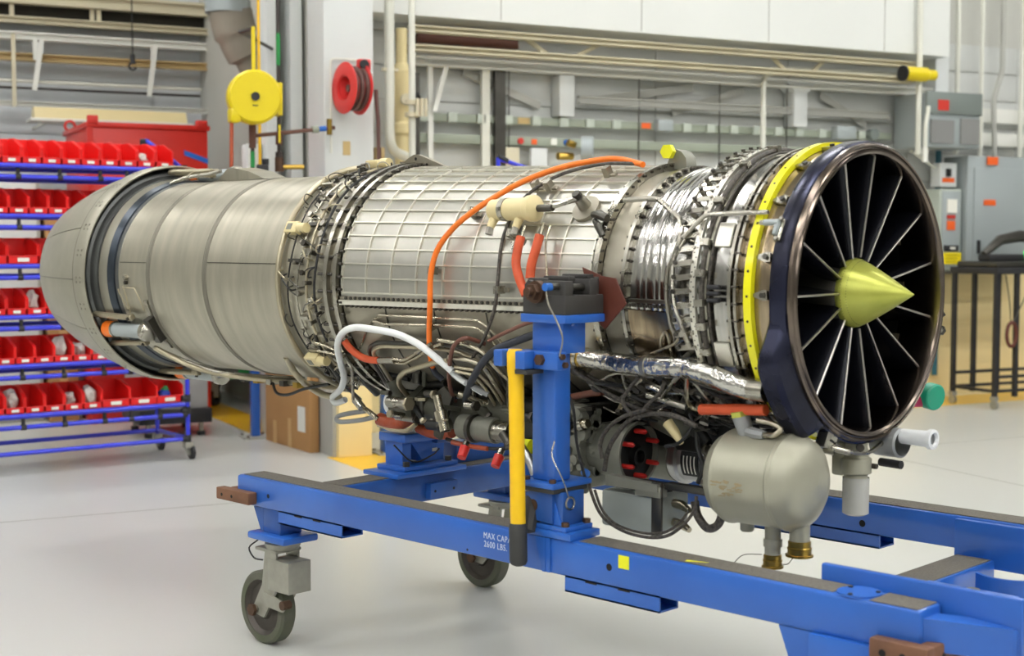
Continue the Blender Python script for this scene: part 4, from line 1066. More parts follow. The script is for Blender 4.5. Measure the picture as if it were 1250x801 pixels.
S('safety_ring', MB().rev([(0.003*cos(a), 0.017+0.003*sin(a)) for a in [i*pi/3 for i in range(6)]], (-0.607, -0.56, 0.685), (1, 0, 0), 20, closed=True), 'steel')
S('ring_wire', MB().tube(spline([(-0.607, -0.565, 0.70), (-0.60, -0.60, 0.76), (-0.625, -0.615, 0.82), (-0.63, -0.60, 0.86)], 4), 0.002, 6), 'steel')

# rear cradle pedestal on the crossbeam -------------------------------------
S('pedestal_plate', MB().box(-1.84, -1.655, -0.28, 0.05, RT, RT+0.016, 0.003), 'stand_blue')
S('pedestal_plate', MB().box(-1.83, -1.68, -0.225, 0.03, RT+0.016, RT+0.032, 0.003), 'stand_blue')
for y in (-0.20, 0.0):
    S('pedestal_bolt', MB().hex((-1.70, y, RT+0.032), (0, 0, 1), 0.012, 0.016), 'bolt_dark')
S('pedestal_web', MB().prism([(-1.72, -0.20, 0.62), (-1.72, -0.16, 0.62), (-1.72, -0.16, 0.71), (-1.72, -0.20, 0.71)], (-0.09, 0, 0)).prism([(-1.72, -0.16, 0.70), (-1.72, 0.0, 0.70), (-1.72, -0.005, 0.625), (-1.72, -0.10, 0.625)], (-0.09, 0, 0)), 'stand_blue')
S('pedestal_top', MB().box(-1.83, -1.69, -0.215, -0.03, 0.705, 0.735, 0.003), 'stand_blue')
S('pedestal_top', MB().box(-1.80, -1.69, -0.06, 0.012, 0.690, 0.712, 0.003), 'stand_blue_worn')
S('pedestal_tag', MB().box(-1.7195, -1.718, -0.06, -0.035, 0.658, 0.670), 'card_white')
S('side_block', MB().box(-1.86, -1.76, 0.10, 0.47, RT+0.002, 0.665, 0.004), 'stand_blue_worn')
S('pedestal_strap', MB().tube(spline([(-1.72, -0.24, 0.70), (-1.70, -0.17, 0.635), (-1.70, -0.08, 0.648), (-1.715, -0.03, 0.665)], 5), 0.003, 6), 'wire_black')

# ================================================================ JET ENGINE
ZA = 1.2665
en = thing('jet_engine', 'silver jet engine with yellow nose cone mounted on the blue stand', 'jet engine', (-1.9, 0, 0.85))
def EP(x, phi, r):
    """point on the engine: phi 0 = camera side, 90 = top"""
    a = radians(phi)
    return Vector((x, -r*cos(a), ZA + r*sin(a)))
def G(name, mb, m, parent=en, label=None, kind=None, ang=35): return put(name, mb, m, parent, label, kind=kind, ang=ang)
def LA(prof, n=128, closed=False, p0=None, p1=None):
    """revolve (x, r) about the engine axis, optionally only from phi p0 to p1"""
    mb = MB(); k = len(prof)
    full = p0 is None
    m = n if full else n+1
    for j in range(m):
        ph = 360.0*j/n if full else p0 + (p1-p0)*j/n
        mb.v += [tuple(EP(x, ph, r)) for x, r in prof]
    for j in range(n):
        j2 = (j+1) % m
        for i in range(k if closed else k-1):
            i2 = (i+1) % k
            mb.f.append((j*k+i, j2*k+i, j2*k+i2, j*k+i2))
    if closed and not full:
        mb.f += [tuple(range(k)), tuple((m-1)*k+i for i in range(k))]
    return mb
def band(name, x0, x1, r0, r1, m, p0=None, p1=None, n=128, parent=en, label=None):
    return G(name, LA([(x0, r0), (x0, r1), (x1, r1), (x1, r0)], n, True, p0, p1), m, parent, label)
def bolts(name, x, r, n, size, h, m, p0=-180, p1=180, axial=0):
    """ring of small hex bolts, too small to pick apart: one part"""
    mb = MB()
    for i in range(n):
        ph = p0 + (p1-p0)*(i+0.5)/n
        c = EP(x, ph, r); d = (c - Vector((x, 0, ZA))).normalized()
        mb.hex(c, Vector((axial, 0, 0)) if axial else d, size, h)
    return G(name, mb, m, kind='stuff', ang=0)

# ---- inlet -----------------------------------------------------------
G('inlet_lip', LA([(-0.060, 0.396), (-0.020, 0.404), (-0.012, 0.4085), (-0.004, 0.4075), (0.000, 0.402), (-0.002, 0.398), (-0.006, 0.396), (-0.004, 0.392), (0.002, 0.389), (0.003, 0.384), (-0.001, 0.3785), (-0.010, 0.3755), (-0.05, 0.374), (-0.13, 0.373)], 160), 'lip_metal')
G('inlet_duct_wall', LA([(-0.125, 0.373), (-0.30, 0.368), (-0.42, 0.36)], 96), 'liner_dark')
G('anti_ice_ring', LA([(-0.062, 0.395), (-0.066, 0.402), (-0.064, 0.411), (-0.056, 0.4145), (-0.026, 0.4145), (-0.016, 0.4125), (-0.013, 0.405), (-0.020, 0.398)], 160, True), 'dark_ring')
# thickened manifold part of the dark ring, lower camera side
def manifold():
    mb = MB(); N = 26
    rows = []
    for j in range(N+1):
        ph = -6 - 54*j/N
        q = min(1.0, max(0.0, (-ph-8)/16.0)); q2 = min(1.0, max(0.0, (60+ph)/9.0))
        ro = 0.412 + 0.062*(q*q*(3-2*q))*(q2*q2*(3-2*q2)) 
        xb = -0.070 - 0.016*q*q2
        rows.append([EP(xb, ph, 0.40), EP(xb, ph, ro-0.008), EP(xb+0.008, ph, ro), EP(-0.035, ph, ro), EP(-0.022, ph, ro-0.012), EP(-0.012, ph, 0.412), EP(-0.012, ph, 0.40)])
    k = 7
    for r in rows: mb.v += [tuple(p) for p in r]
    for j in range(N):
        for i in range(k-1):
            mb.f.append((j*k+i, (j+1)*k+i, (j+1)*k+i+1, j*k+i+1))
    mb.f += [tuple(range(k)), tuple(N*k+i for i in range(k))]
    return mb
G('anti_ice_manifold', manifold(), 'dark_ring')
G('rim_bracket', MB().prism([EP(-0.045, -61, 0.405), EP(-0.045, -68, 0.405), EP(-0.045, -68, 0.448), EP(-0.045, -61, 0.455)], (0.03, 0, 0)), 'steel')
G('rim_bracket_slot', MB().prism([EP(-0.0148, -63.5, 0.425), EP(-0.0148, -66.5, 0.425), EP(-0.0148, -66.5, 0.431), EP(-0.0148, -63.5, 0.431)], (0.0006, 0, 0)), 'hole_black')
# nose cone
prof = [(0.118, 0.0006), (0.112, 0.0045), (0.09, 0.0178), (0.05, 0.0415), (0.01, 0.064), (-0.02, 0.080), (-0.04, 0.0895), (-0.052, 0.0945), (-0.062, 0.0965), (-0.068, 0.0945)]
nc = G('nose_cone', LA(prof, 64), 'nose_cone', label='yellow green satin nose cone')
dots = MB()
for i in range(72):
    for x, r in ((-0.036, 0.0880), (-0.050, 0.0940)):
        c = EP(x, i*5, r); d = (EP(x, i*5, 1)-EP(x, i*5, 0)).normalized()
        dots.cyl(c, c+d*0.0009, 0.0011, n=5)
put('vent_holes', dots, 'hole_black', nc, kind='stuff', ang=0)
G('hub', LA([(-0.064, 0.094), (-0.075, 0.100), (-0.16, 0.112), (-0.30, 0.13), (-0.30, 0.0)], 48), 'steel_dark')
# fifteen inlet guide vanes
NV = 15
def vane(ph):
    mb = MB(); k = 9
    rs = [0.098, 0.17, 0.25, 0.33, 0.3745]
    for r in rs:
        t = (r-0.098)/0.2765
        x0 = -0.052 + 0.022*t; ch = 0.105 + 0.05*t; th = 0.0075 + 0.003*t
        loop = []
        for i in range(k):
            c = i/(k-1); y = th*(2.4*sqrt(c)*(1-c)+0.15)*(1 if c < 1 else 0)
            loop.append((x0-ch*c, y+0.02*c*c))
        for i in range(k-2, 0, -1):
            c = i/(k-1); y = th*(2.4*sqrt(c)*(1-c)+0.15)
            loop.append((x0-ch*c, -y+0.02*c*c))
        a = radians(ph); rad = Vector((0, -cos(a), sin(a))); tan = Vector((0, sin(a), cos(a)))
        mb.v += [tuple(Vector((px, 0, ZA)) + rad*r + tan*py) for px, py in loop]
    L = 2*k-2
    for j in range(len(rs)-1):
        for i in range(L):
            mb.f.append((j*L+i, j*L+(i+1) % L, (j+1)*L+(i+1) % L, (j+1)*L+i))
    return mb
for i in range(NV):
    ph = 360.0/NV*i
    v = G('guide_vane', vane(ph), 'vane_dark')
    put('leading_edge', MB().tube([EP(-0.0505, ph, 0.099), EP(-0.0285, ph, 0.374)], [0.0032, 0.0036], 8), 'vane_edge', v)
# first rotor stage, dark behind the vanes
for i in range(24):
    ph = 15*i + 4
    mb = MB()
    rs = [0.125, 0.21, 0.29, 0.362]
    for r in rs:
        t = (r-0.125)/0.237; tw = radians(28 + 30*t); c = 0.055
        a = radians(ph); rad = Vector((0, -cos(a), sin(a))); tan = Vector((0, sin(a), cos(a)))
        for s, th in ((-1, 0), (0, 0.004), (1, 0), (0, -0.004)):
            p = Vector((-0.245 + s*c*cos(tw), 0, ZA)) + rad*r + tan*(s*c*sin(tw)+th)
            mb.v.append(tuple(p))
    for j in range(3):
        for q in range(4):
            mb.f.append((j*4+q, j*4+(q+1) % 4, (j+1)*4+(q+1) % 4, (j+1)*4+q))
    G('rotor_blade', mb, 'rotor_dark')
G('rotor_backing', LA([(-0.34, 0.13), (-0.34, 0.362)], 64), 'gearbox_black')
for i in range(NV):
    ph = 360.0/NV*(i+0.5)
    G('painted_reflection', LA([(-0.165, 0.3695), (-0.165, 0.3725), (-0.115, 0.3728), (-0.115, 0.370)], 4, True, ph-3.4, ph+3.4), 'painted_reflection')  # thin beige patches between the vanes, reflections on the liner put in as colour

# ---- fan case --------------------------------------------------------
G('fan_case', LA([(-0.062, 0.392), (-0.085, 0.3965), (-0.105, 0.3935), (-0.118, 0.397), (-0.140, 0.397), (-0.150, 0.3905), (-0.175, 0.3905), (-0.188, 0.394)], 160), 'bronze_case')
band('yellow_band', -0.141, -0.118, 0.398, 0.4150, 'band_yellow', label='bright yellow protective band')
yb = MB()
for i in range(40):
    ph = i*9
    c = EP(-0.1295, ph, 0.4152); d = (c-Vector((-0.1295, 0, ZA))).normalized()
    yb.cyl(c, c+d*0.0012, 0.0035, n=10)
G('band_rivets', yb, 'bolt_dark', kind='stuff', ang=0)
for x0, x1, r in ((-0.182, -0.174, 0.402), (-0.200, -0.190, 0.404)):
    band('case_flange', x0, x1, 0.385, r, 'steel')
bolts('flange_bolts', -0.205, 0.3985, 56, 0.0045, 0.034, 'bolt_dark', axial=1)
G('stator_case', LA([(-0.20, 0.392), (-0.215, 0.388), (-0.24, 0.3885), (-0.262, 0.386), (-0.285, 0.3845), (-0.31, 0.383), (-0.38, 0.378), (-0.40, 0.3765)], 160), 'polished')
# lever row
LV0, LV1, NL = -70, 132, 38
ring = G('unison_ring', LA([(-0.318, 0.398), (-0.318, 0.409), (-0.300, 0.409), (-0.300, 0.398)], 120, True, -95, 150), 'rib_metal')
holes = MB()
for i in range(130):
    c = EP(-0.309 + 0.004*(1 if i % 2 else -1), -92+1.86*i, 0.4091); d = (c-Vector((c.x, 0, ZA))).normalized()
    holes.cyl(c, c+d*0.0006, 0.0022, n=6)
put('ring_holes', holes, 'hole_black', ring, kind='stuff', ang=0)
src = None
for i in range(NL):
    ph = LV0 + (LV1-LV0)*i/(NL-1)
    a = radians(ph); rad = Vector((0, -cos(a), sin(a))); tan = Vector((0, sin(a), cos(a)))
    c = EP(-0.345, ph, 0.4055)
    mb = MB().obox(c, Vector((0.034, 0, 0)) + tan*0.004, tan*0.0075, rad*0.0022, 0.0)
    lv = G('vane_lever', mb, 'steel', ang=0)
    mb = MB().cyl(EP(-0.372, ph, 0.378), EP(-0.372, ph, 0.404), 0.0075, n=8)
    put('lever_stem', mb, 'steel', lv)
    mb = MB().hex(EP(-0.372, ph, 0.4075), rad, 0.0066, 0.006)
    put('lever_nut', mb, 'steel_dark', lv, ang=0)
    put('lever_pin', MB().cyl(EP(-0.316, ph+0.5, 0.407), EP(-0.316, ph+0.5, 0.414), 0.005, n=8), 'bolt_steel', lv)
# braided harness ring, bright sleeve patches and clamps between ring and flange
G('harness_ring', LA([(-0.284+0.0075*cos(a), 0.400+0.0075*sin(a)) for a in [i*pi/4 for i in range(8)]], 110, True, -70, 150), 'braid_dark')
G('harness_ring', LA([(-0.2655+0.0035*cos(a), 0.394+0.0035*sin(a)) for a in [i*pi/4 for i in range(8)]], 110, True, -30, 150), 'braid_dark')
for ph in (-22, -12, -3, 8, 20, 38, 60, 82):
    G('harness_clamp', LA([(-0.300, 0.395), (-0.300, 0.415), (-0.272, 0.415), (-0.272, 0.395)], 3, True, ph-1.3, ph+1.3), 'steel')
for ph in (-24, 24):
    G('access_cover', LA([(-0.262, 0.388), (-0.262, 0.396), (-0.215, 0.396), (-0.215, 0.390)], 8, True, ph-5, ph+5), 'rib_metal')
for k, ph in enumerate((-2.0, 0.6, 3.0)):
    G('connector', MB().cyl(EP(-0.262, ph, 0.402), EP(-0.225, ph, 0.402), 0.0065, n=10), 'joint_black')
# rod brackets on the dark ring
def lug(x, ph):
    a = radians(ph); tan = Vector((0, sin(a), cos(a))); rad = Vector((0, -cos(a), sin(a)))
    o = G('case_lug', MB().prism([EP(x-0.030, ph+0.6, 0.3965), EP(x, ph+2.0, 0.3975), EP(x+0.012, ph+1.6, 0.3985), EP(x+0.014, ph-1.6, 0.3985), EP(x, ph-2.0, 0.3975), EP(x-0.030, ph-0.6, 0.3965)], rad*0.010), 'steel')
    put('lug_bolt', MB().hex(EP(x, ph, 0.407), rad, 0.0075, 0.007), 'steel_dark', o, ang=0)
for ph in (-22, 0.5, 14.5, 38, 58, 78):
    lug(-0.086, ph)
# rod bracket standing on the dark ring and holding the sensing rod
def rod_bracket(ph):
    a = radians(ph); tan = Vector((0, sin(a), cos(a))); rad = Vector((0, -cos(a), sin(a)))
    o = G('rod_bracket', MB().obox(EP(-0.054, ph-2.5, 0.4165), Vector((0.010, 0, 0)), tan*0.030, rad*0.005, 0.003), 'steel')
    put('bracket_web', MB().obox(EP(-0.060, ph-2.0, 0.424), Vector((0.005, 0, 0)), tan*0.020, rad*0.008, 0.002), 'cabinet_grey', o)
    put('rod_end', MB().cyl(EP(-0.100, ph, 0.426), EP(-0.056, ph, 0.426), 0.0085, n=14), 'cabinet_grey', o)
    put('rod_nut', MB().hex(EP(-0.112, ph, 0.426), (1, 0, 0), 0.0075, 0.014), 'steel', o, ang=0)
    for q in (1.6, -5.8):
        put('bracket_bolt', MB().hex(EP(-0.054, ph+q, 0.421), rad, 0.006, 0.007), 'bolt_steel', o, ang=0)
rod_bracket(26.5)

# ---- compressor casing ------------------------------------------------
prof = [(-0.40, 0.3765), (-0.405, 0.382), (-0.415, 0.382), (-0.418, 0.3745)]
x = -0.418; r = 0.3745
for wd_ in (0.028, 0.020, 0.034, 0.024, 0.030):
    r2 = r - wd_*0.118
    prof += [(x-0.002, r+0.0008), (x-wd_*0.5, (r+r2)/2+0.0016), (x-wd_+0.003, r2+0.0008), (x-wd_, r2)]
    x -= wd_; r = r2
prof += [(-0.580, 0.3555)]
G('compressor_case', LA(prof, 160), 'polished')
band('case_flange', -0.592, -0.580, 0.34, 0.3680, 'steel')
bolts('flange_bolts', -0.600, 0.3605, 64, 0.0042, 0.030, 'bolt_dark', axial=1)
G('mid_case', LA([(-0.590, 0.350), (-0.61, 0.3515), (-0.655, 0.3545), (-0.670, 0.357)], 128), 'casing_low')
band('case_flange', -0.692, -0.672, 0.34, 0.3790, 'steel')
bolts('flange_bolts', -0.702, 0.3715, 70, 0.0045, 0.036, 'bolt_dark', axial=1)
# side split flange with bolts on the polished case
G('split_flange', MB().prism([EP(-0.40, -4.5, 0.372), EP(-0.58, -4.7, 0.350), EP(-0.58, -4.7, 0.366), EP(-0.40, -4.5, 0.386)], (0, 0, 0.010)), 'steel')
sb = MB()
for i in range(16): sb.hex(EP(-0.41-0.0105*i, -5.3, 0.381-0.0011*i), (0, 0, -1), 0.0036, 0.008)
G('split_bolts', sb, 'bolt_dark', kind='stuff', ang=0)
G('lower_panel', LA([(-0.41, 0.380), (-0.41, 0.3835), (-0.57, 0.3635), (-0.57, 0.3595)], 24, True, -38, -8), 'bronze_case')

# ---- waffle casing ------------------------------------------------------
XG0, XG1 = -0.692, -1.800
def rg(x): return 0.3655 + 0.0405*(x-XG0)/(XG1-XG0)
PT = -7.5     # split line on the camera side
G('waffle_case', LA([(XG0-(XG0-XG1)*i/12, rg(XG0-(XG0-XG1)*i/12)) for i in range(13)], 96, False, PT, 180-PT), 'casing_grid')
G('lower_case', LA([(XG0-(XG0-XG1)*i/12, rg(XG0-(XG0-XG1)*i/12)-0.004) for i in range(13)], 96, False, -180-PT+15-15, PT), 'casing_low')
NC = 9
for i in range(NC+1):
    x = XG0 - 0.012 - (XG0-XG1-0.024)*i/NC
    G('waffle_rib', LA([(x-0.0030, rg(x)-0.001), (x-0.0023, rg(x)+0.0066), (x+0.0023, rg(x)+0.0066), (x+0.0030, rg(x)-0.001)], 80, True, PT+2.5, 172), 'rib_metal')
for j in range(25):
    ph = PT + 3.0 + 7.0*j
    a = radians(ph); tan = Vector((0, sin(a), cos(a))); rad = Vector((0, -cos(a), sin(a)))
    mb = MB()
    xs = [XG0-0.012, XG1+0.012]
    for x in xs:
        c = EP(x, ph, rg(x))
        mb.v += [tuple(c - tan*0.0029 - rad*0.001), tuple(c - tan*0.0022 + rad*0.0066), tuple(c + tan*0.0022 + rad*0.0066), tuple(c + tan*0.0029 - rad*0.001)]
    mb.f += [(0,1,5,4), (1,2,6,5), (2,3,7,6), (3,0,4,7), (0,3,2,1), (4,5,6,7)]
    G('waffle_rib', mb, 'rib_metal', ang=0)
# horizontal split flange: a pale strip between two bolt rows
G('split_strip', LA([(XG0, rg(XG0)), (XG0, rg(XG0)+0.014), (XG1, rg(XG1)+0.014), (XG1, rg(XG1))], 3, True, PT-2.6, PT-0.4), 'rib_metal')
G('split_flange', LA([(XG0, rg(XG0)), (XG0, rg(XG0)+0.006), (XG1, rg(XG1)+0.006), (XG1, rg(XG1))], 3, True, PT-0.4, PT+1.2), 'casing_low')
sb = MB(); sc_ = MB()
for i in range(46):
    x = XG0 - 0.014 - i*0.0236
    d = EP(x, PT-3.2, 1)-EP(x, PT-3.2, 0)
    sb.hex(EP(x, PT-3.2, rg(x)-0.003), d, 0.0062, 0.014)
    sc_.hex(EP(x, PT+0.5, rg(x)+0.004), EP(x, PT, 1)-EP(x, PT, 0), 0.0058, 0.007)
G('split_bolts', sb, 'bolt_dark', kind='stuff', ang=0)
G('split_bolts', sc_, 'steel_dark', kind='stuff', ang=0)
# stiffening seams on the lower case
for x in (-0.9, -1.13, -1.36, -1.59):
    G('seam_strip', LA([(x-0.002, rg(x)-0.005), (x-0.002, rg(x)-0.0015), (x+0.002, rg(x)-0.0015), (x+0.002, rg(x)-0.005)], 30, True, -75, -12), 'steel_dark')

# ---- flange stack and tail service band -----------------------------------
band('rear_flange', -1.825, -1.806, 0.39, 0.4240, 'steel')
band('rear_flange', -1.872, -1.852, 0.39, 0.4270, 'steel')
G('flange_web', LA([(-1.806, 0.409), (-1.852, 0.4100), (-1.872, 0.411), (-1.900, 0.410)], 128), 'casing_low')
for x, n in ((-1.838, 44), (-1.886, 44)):
    bolts('flange_bolts', x+0.008, 0.4175, n, 0.0065, 0.030, 'bolt_dark', axial=-1)
bolts('flange_bolts', -1.800, 0.4165, 60, 0.0055, 0.016, 'bolt_dark', axial=1)
G('service_case', LA([(-1.895, 0.409), (-1.96, 0.4065), (-2.06, 0.4045), (-2.13, 0.4045), (-2.165, 0.400)], 128), 'titanium')
def hoop(x, r, tr, p0, p1, m, name='service_tube', wob=0.0):
    pts = [EP(x + wob*sin(radians(ph*5)), ph, r + wob*0.3*cos(radians(ph*3))) for ph in [p0+(p1-p0)*i/60 for i in range(61)]]
    return G(name, MB().tube(pts, tr, 10), m)
hoop(-2.142, 0.4185, 0.0105, -78, 150, 'pipe_tan')
hoop(-1.975, 0.4165, 0.0055, -62, 150, 'pipe_tan', wob=0.004)
hoop(-1.925, 0.4190, 0.0045, -30, 160, 'wire_black', 'service_cable', 0.008)
hoop(-2.03, 0.412, 0.0035, -60, 60, 'steel', 'service_cable', 0.012)
hoop(-2.085, 0.412, 0.003, -65, 100, 'wire_black', 'service_cable', 0.010)
r7 = random.Random(5)
for i in range(64):
    x = -2.12 + 0.22*r7.random(); ph = -66 + 165*((i+0.5)/64) + 2*r7.random()
    dx = (0.02+0.05*r7.random()) * (1 if r7.random() < 0.5 else -1); dp = 2.5 + 5*r7.random()
    x2 = min(-1.905, max(-2.13, x+dx))
    up = 0.012+0.02*r7.random()
    pts = [EP(x, ph, 0.405), EP(x, ph, 0.405+up), EP((x+x2)/2, ph+dp*0.5, 0.408+up*1.1), EP(x2, ph+dp*0.8, 0.408+up*0.6), EP(x2, ph+dp, 0.405)]
    G('lead_wire', MB().tube(spline(pts, 4), r7.choice([0.0018, 0.0022, 0.003]), 6), r7.choice(['steel', 'wire_black', 'pipe_tan', 'steel_dark']))
for i in range(34):
    x = -2.11 + 0.20*r7.random(); ph = -66 + 165*((i+0.5)/34)
    h = 0.012 + 0.018*r7.random(); q = 0.006+0.006*r7.random()
    c = EP(x, ph, 0.404); d = (c-Vector((x, 0, ZA))).normalized()
    o = G('service_fitting', MB().cyl(c, c+d*h, q, q*0.8, n=10), r7.choice(['steel_dark', 'bolt_dark', 'steel']))
    put('fitting_nut', MB().hex(c+d*h, d, q*1.25, 0.006), r7.choice(['bolt_steel', 'bolt_dark']), o, ang=0)
for i in range(16):
    x = -2.10 + 0.17*r7.random(); ph = -60 + 150*((i+0.5)/16)
    a = radians(ph); tan = Vector((0, sin(a), cos(a))); rad = Vector((0, -cos(a), sin(a)))
    G('service_bracket', MB().obox(EP(x, ph, 0.412), Vector((0.016+0.02*r7.random(), 0, 0)), tan*0.006, rad*0.008), r7.choice(['steel', 'steel_dark', 'casing_low']), ang=0)
# cream connector blocks on the band
def connector_block(x, ph):
    a = radians(ph); tan = Vector((0, sin(a), cos(a))); rad = Vector((0, -cos(a), sin(a)))
    o = G('connector_block', MB().obox(EP(x, ph, 0.430), Vector((0.035, 0, 0)), tan*0.022, rad*0.016, 0.005), 'cream_paint')
    put('connector_barrel', MB().cyl(EP(x+0.033, ph, 0.432), EP(x+0.075, ph, 0.432), 0.018, n=16), 'cream_paint', o)
    put('connector_recess', MB().obox(EP(x-0.008, ph, 0.4462), Vector((0.014, 0, 0)), tan*0.012, rad*0.001), 'gearbox_grey', o)
connector_block(-2.085, 26)
connector_block(-2.055, -41)
connector_block(-2.02, 82)

# ---- tail pipe ---------------------------------------------------------------
for x0, x1 in ((-2.160, -2.635), (-2.655, -3.040), (-3.060, -3.280)):
    G('duct_section', LA([(x0, 0.3965), (x0-0.01, 0.3955), ((x0+x1)/2, 0.395), (x1+0.01, 0.3955), (x1, 0.3965)], 128), 'titanium')
for x in (-2.645, -3.05):
    G('duct_seam', LA([(x-0.015, 0.394), (x-0.013, 0.3985), (x-0.007, 0.3992), (x-0.004, 0.3970), (x+0.004, 0.3970), (x+0.007, 0.3992), (x+0.013, 0.3985), (x+0.015, 0.394)], 128), 'seam_metal')
band('duct_flange', -2.166, -2.152, 0.385, 0.4070, 'titanium')
for x0, x1, ph in ((-2.17, -2.63, 8.6), (-3.07, -3.27, 7.8)):
    G('lap_seam', MB().prism([EP(x0, ph, 0.3962), EP(x1, ph, 0.3962), EP(x1, ph, 0.3975), EP(x0, ph, 0.3975)], (0, 0, 0.003)), 'steel_dark')
# stepped dark seal rings in front of the nozzle
G('seal_ring', LA([(-3.275, 0.390), (-3.280, 0.3985), (-3.300, 0.4000), (-3.305, 0.396)], 128, True), 'nozzle_seal')
G('seal_ring', LA([(-3.302, 0.392), (-3.304, 0.405), (-3.345, 0.412), (-3.352, 0.402)], 128, True), 'nozzle_blue')
G('seal_ring', LA([(-3.350, 0.396), (-3.352, 0.407), (-3.405, 0.416), (-3.415, 0.405)], 128, True), 'titanium_nozzle')
G('seal_ring', LA([(-3.412, 0.400), (-3.414, 0.420), (-3.432, 0.428), (-3.434, 0.424), (-3.450, 0.432), (-3.456, 0.444), (-3.49, 0.456), (-3.60, 0.45), (-3.60, 0.41)], 128, True), 'nozzle_seal')
# nozzle shell
G('nozzle_rim', LA([(-3.428, 0.4660), (-3.426, 0.4710), (-3.445, 0.4765), (-3.505, 0.4765), (-3.517, 0.4740), (-3.517, 0.462), (-3.46, 0.463)], 128, True), 'titanium_nozzle')
band('rim_seam', -3.5215, -3.5165, 0.462, 0.4742, 'seam_metal')
G('nozzle_liner', LA([(-3.455, 0.462), (-3.6, 0.448), (-3.8, 0.418), (-4.045, 0.353)], 96), 'nozzle_seal')
NF = 13
for i in range(NF):
    p0 = -2.4 + 360.0/NF*i + 0.22; p1 = p0 + 360.0/NF - 0.44
    pr_ = [(-3.513, 0.4685), (-3.58, 0.4610), (-3.70, 0.4400), (-3.82, 0.4150), (-3.94, 0.3850), (-4.04, 0.3560), (-4.046, 0.3520), (-3.82, 0.406), (-3.58, 0.452), (-3.513, 0.460)]
    G('nozzle_flap', LA(pr_, 12, True, p0, p1), 'titanium_nozzle')
rv = MB()
for i in range(NF*2):
    for q in (-1.2, 1.2):
        ph = -2.4 + 180.0/NF*i + q
        for x in (-3.455, -3.485):
            c = EP(x, ph, 0.4762); d = (c-Vector((x, 0, ZA))).normalized()
            rv.cyl(c, c+d*0.002, 0.0045, n=8)
G('rim_rivets', rv, 'bolt_steel', kind='stuff', ang=0)
# nozzle actuators, camera side low and on top
def actuator(ph, top=False):
    a = radians(ph); tan = Vector((0, sin(a), cos(a))); rad = Vector((0, -cos(a), sin(a)))
    b = G('actuator_body', MB().cyl(EP(-3.36, ph, 0.432), EP(-3.12, ph, 0.432), 0.030, n=20), 'cabinet_grey')
    put('actuator_wrap', MB().cyl(EP(-3.42, ph, 0.432), EP(-3.355, ph, 0.432), 0.036, 0.031, n=20), 'hose_orange', b)
    put('wrap_clip', MB().cyl(EP(-3.362, ph, 0.432), EP(-3.350, ph, 0.432), 0.034, n=20), 'steel', b)
    put('actuator_head', MB().rev([(0, 0.030), (0.012, 0.040), (0.04, 0.040), (0.055, 0.02), (0.06, 0.001)], EP(-3.135, ph, 0.432), (1, 0, 0), 20), 'steel', b)
    for s in (-1, 1):
        ps = ph + s*8.5
        rd = G('nozzle_rod', MB().cyl(EP(-3.47, ps+s*1.5, 0.440), EP(-3.22, ps, 0.430), 0.0125, n=14), 'pipe_tan')
        put('rod_clevis', MB().obox(EP(-3.20, ps, 0.428), Vector((0.022, 0, 0)), tan*0.012, rad*0.012, 0.004), 'pipe_tan', rd)
        put('clevis_pin', MB().cyl(EP(-3.195, ps, 0.412), EP(-3.195, ps, 0.448), 0.007, n=10), 'bolt_dark', rd)
    G('actuator_strap', LA([(-3.10, 0.398), (-3.10, 0.4020), (-3.075, 0.4020), (-3.075, 0.398)], 20, True, ph-16, ph+18), 'steel')
    G('actuator_bracket', MB().prism([EP(-3.10, ph-8, 0.398), EP(-3.06, ph-8, 0.398), EP(-3.06, ph+8, 0.398), EP(-3.10, ph+8, 0.398)], rad*0.035), 'steel_dark')
actuator(-32)
actuator(100, True)
actuator(-88)
G('link_wire', MB().tube([EP(-3.28, -8, 0.402), EP(-3.27, -10, 0.406), EP(-3.23, -20, 0.408)], 0.003, 6), 'pipe_tan')
G('link_wire', MB().tube([EP(-3.24, -6, 0.402), EP(-3.22, -12, 0.406), EP(-3.22, -22, 0.408)], 0.003, 6), 'pipe_tan')
G('link_wire', MB().tube([EP(-3.24, -7, 0.404), EP(-3.15, -7, 0.404), EP(-3.12, -12, 0.408), EP(-3.10, -20, 0.41)], 0.003, 6), 'pipe_tan')
G('sight_eye', MB().cyl(EP(-3.215, -1, 0.396), EP(-3.215, -1, 0.41), 0.011, n=12), 'steel')
G('sight_eye', MB().cyl(EP(-3.215, -4, 0.396), EP(-3.215, -4, 0.408), 0.008, n=12), 'bolt_dark')
# fairing on top of the tail pipe
G('top_fairing', MB().prism([EP(-3.10, 86, 0.396), EP(-3.02, 86, 0.446), EP(-2.98, 86, 0.450), EP(-2.86, 86, 0.43), EP(-2.76, 86, 0.398)], (0, 0.12, 0.004)), 'titanium')
G('top_rod', MB().cyl(EP(-3.43, 84, 0.446), EP(-3.16, 88, 0.440), 0.014, n=14), 'pipe_tan')
G('top_link', MB().tube(spline([EP(-3.30, 72, 0.41), EP(-3.22, 76, 0.425), EP(-3.10, 80, 0.43), EP(-3.04, 84, 0.44)], 5), 0.008, 8), 'steel')
G('top_link', MB().tube([EP(-3.24, 75, 0.42), EP(-3.20, 80, 0.445), EP(-3.06, 84, 0.445)], 0.004, 8), 'pipe_tan')
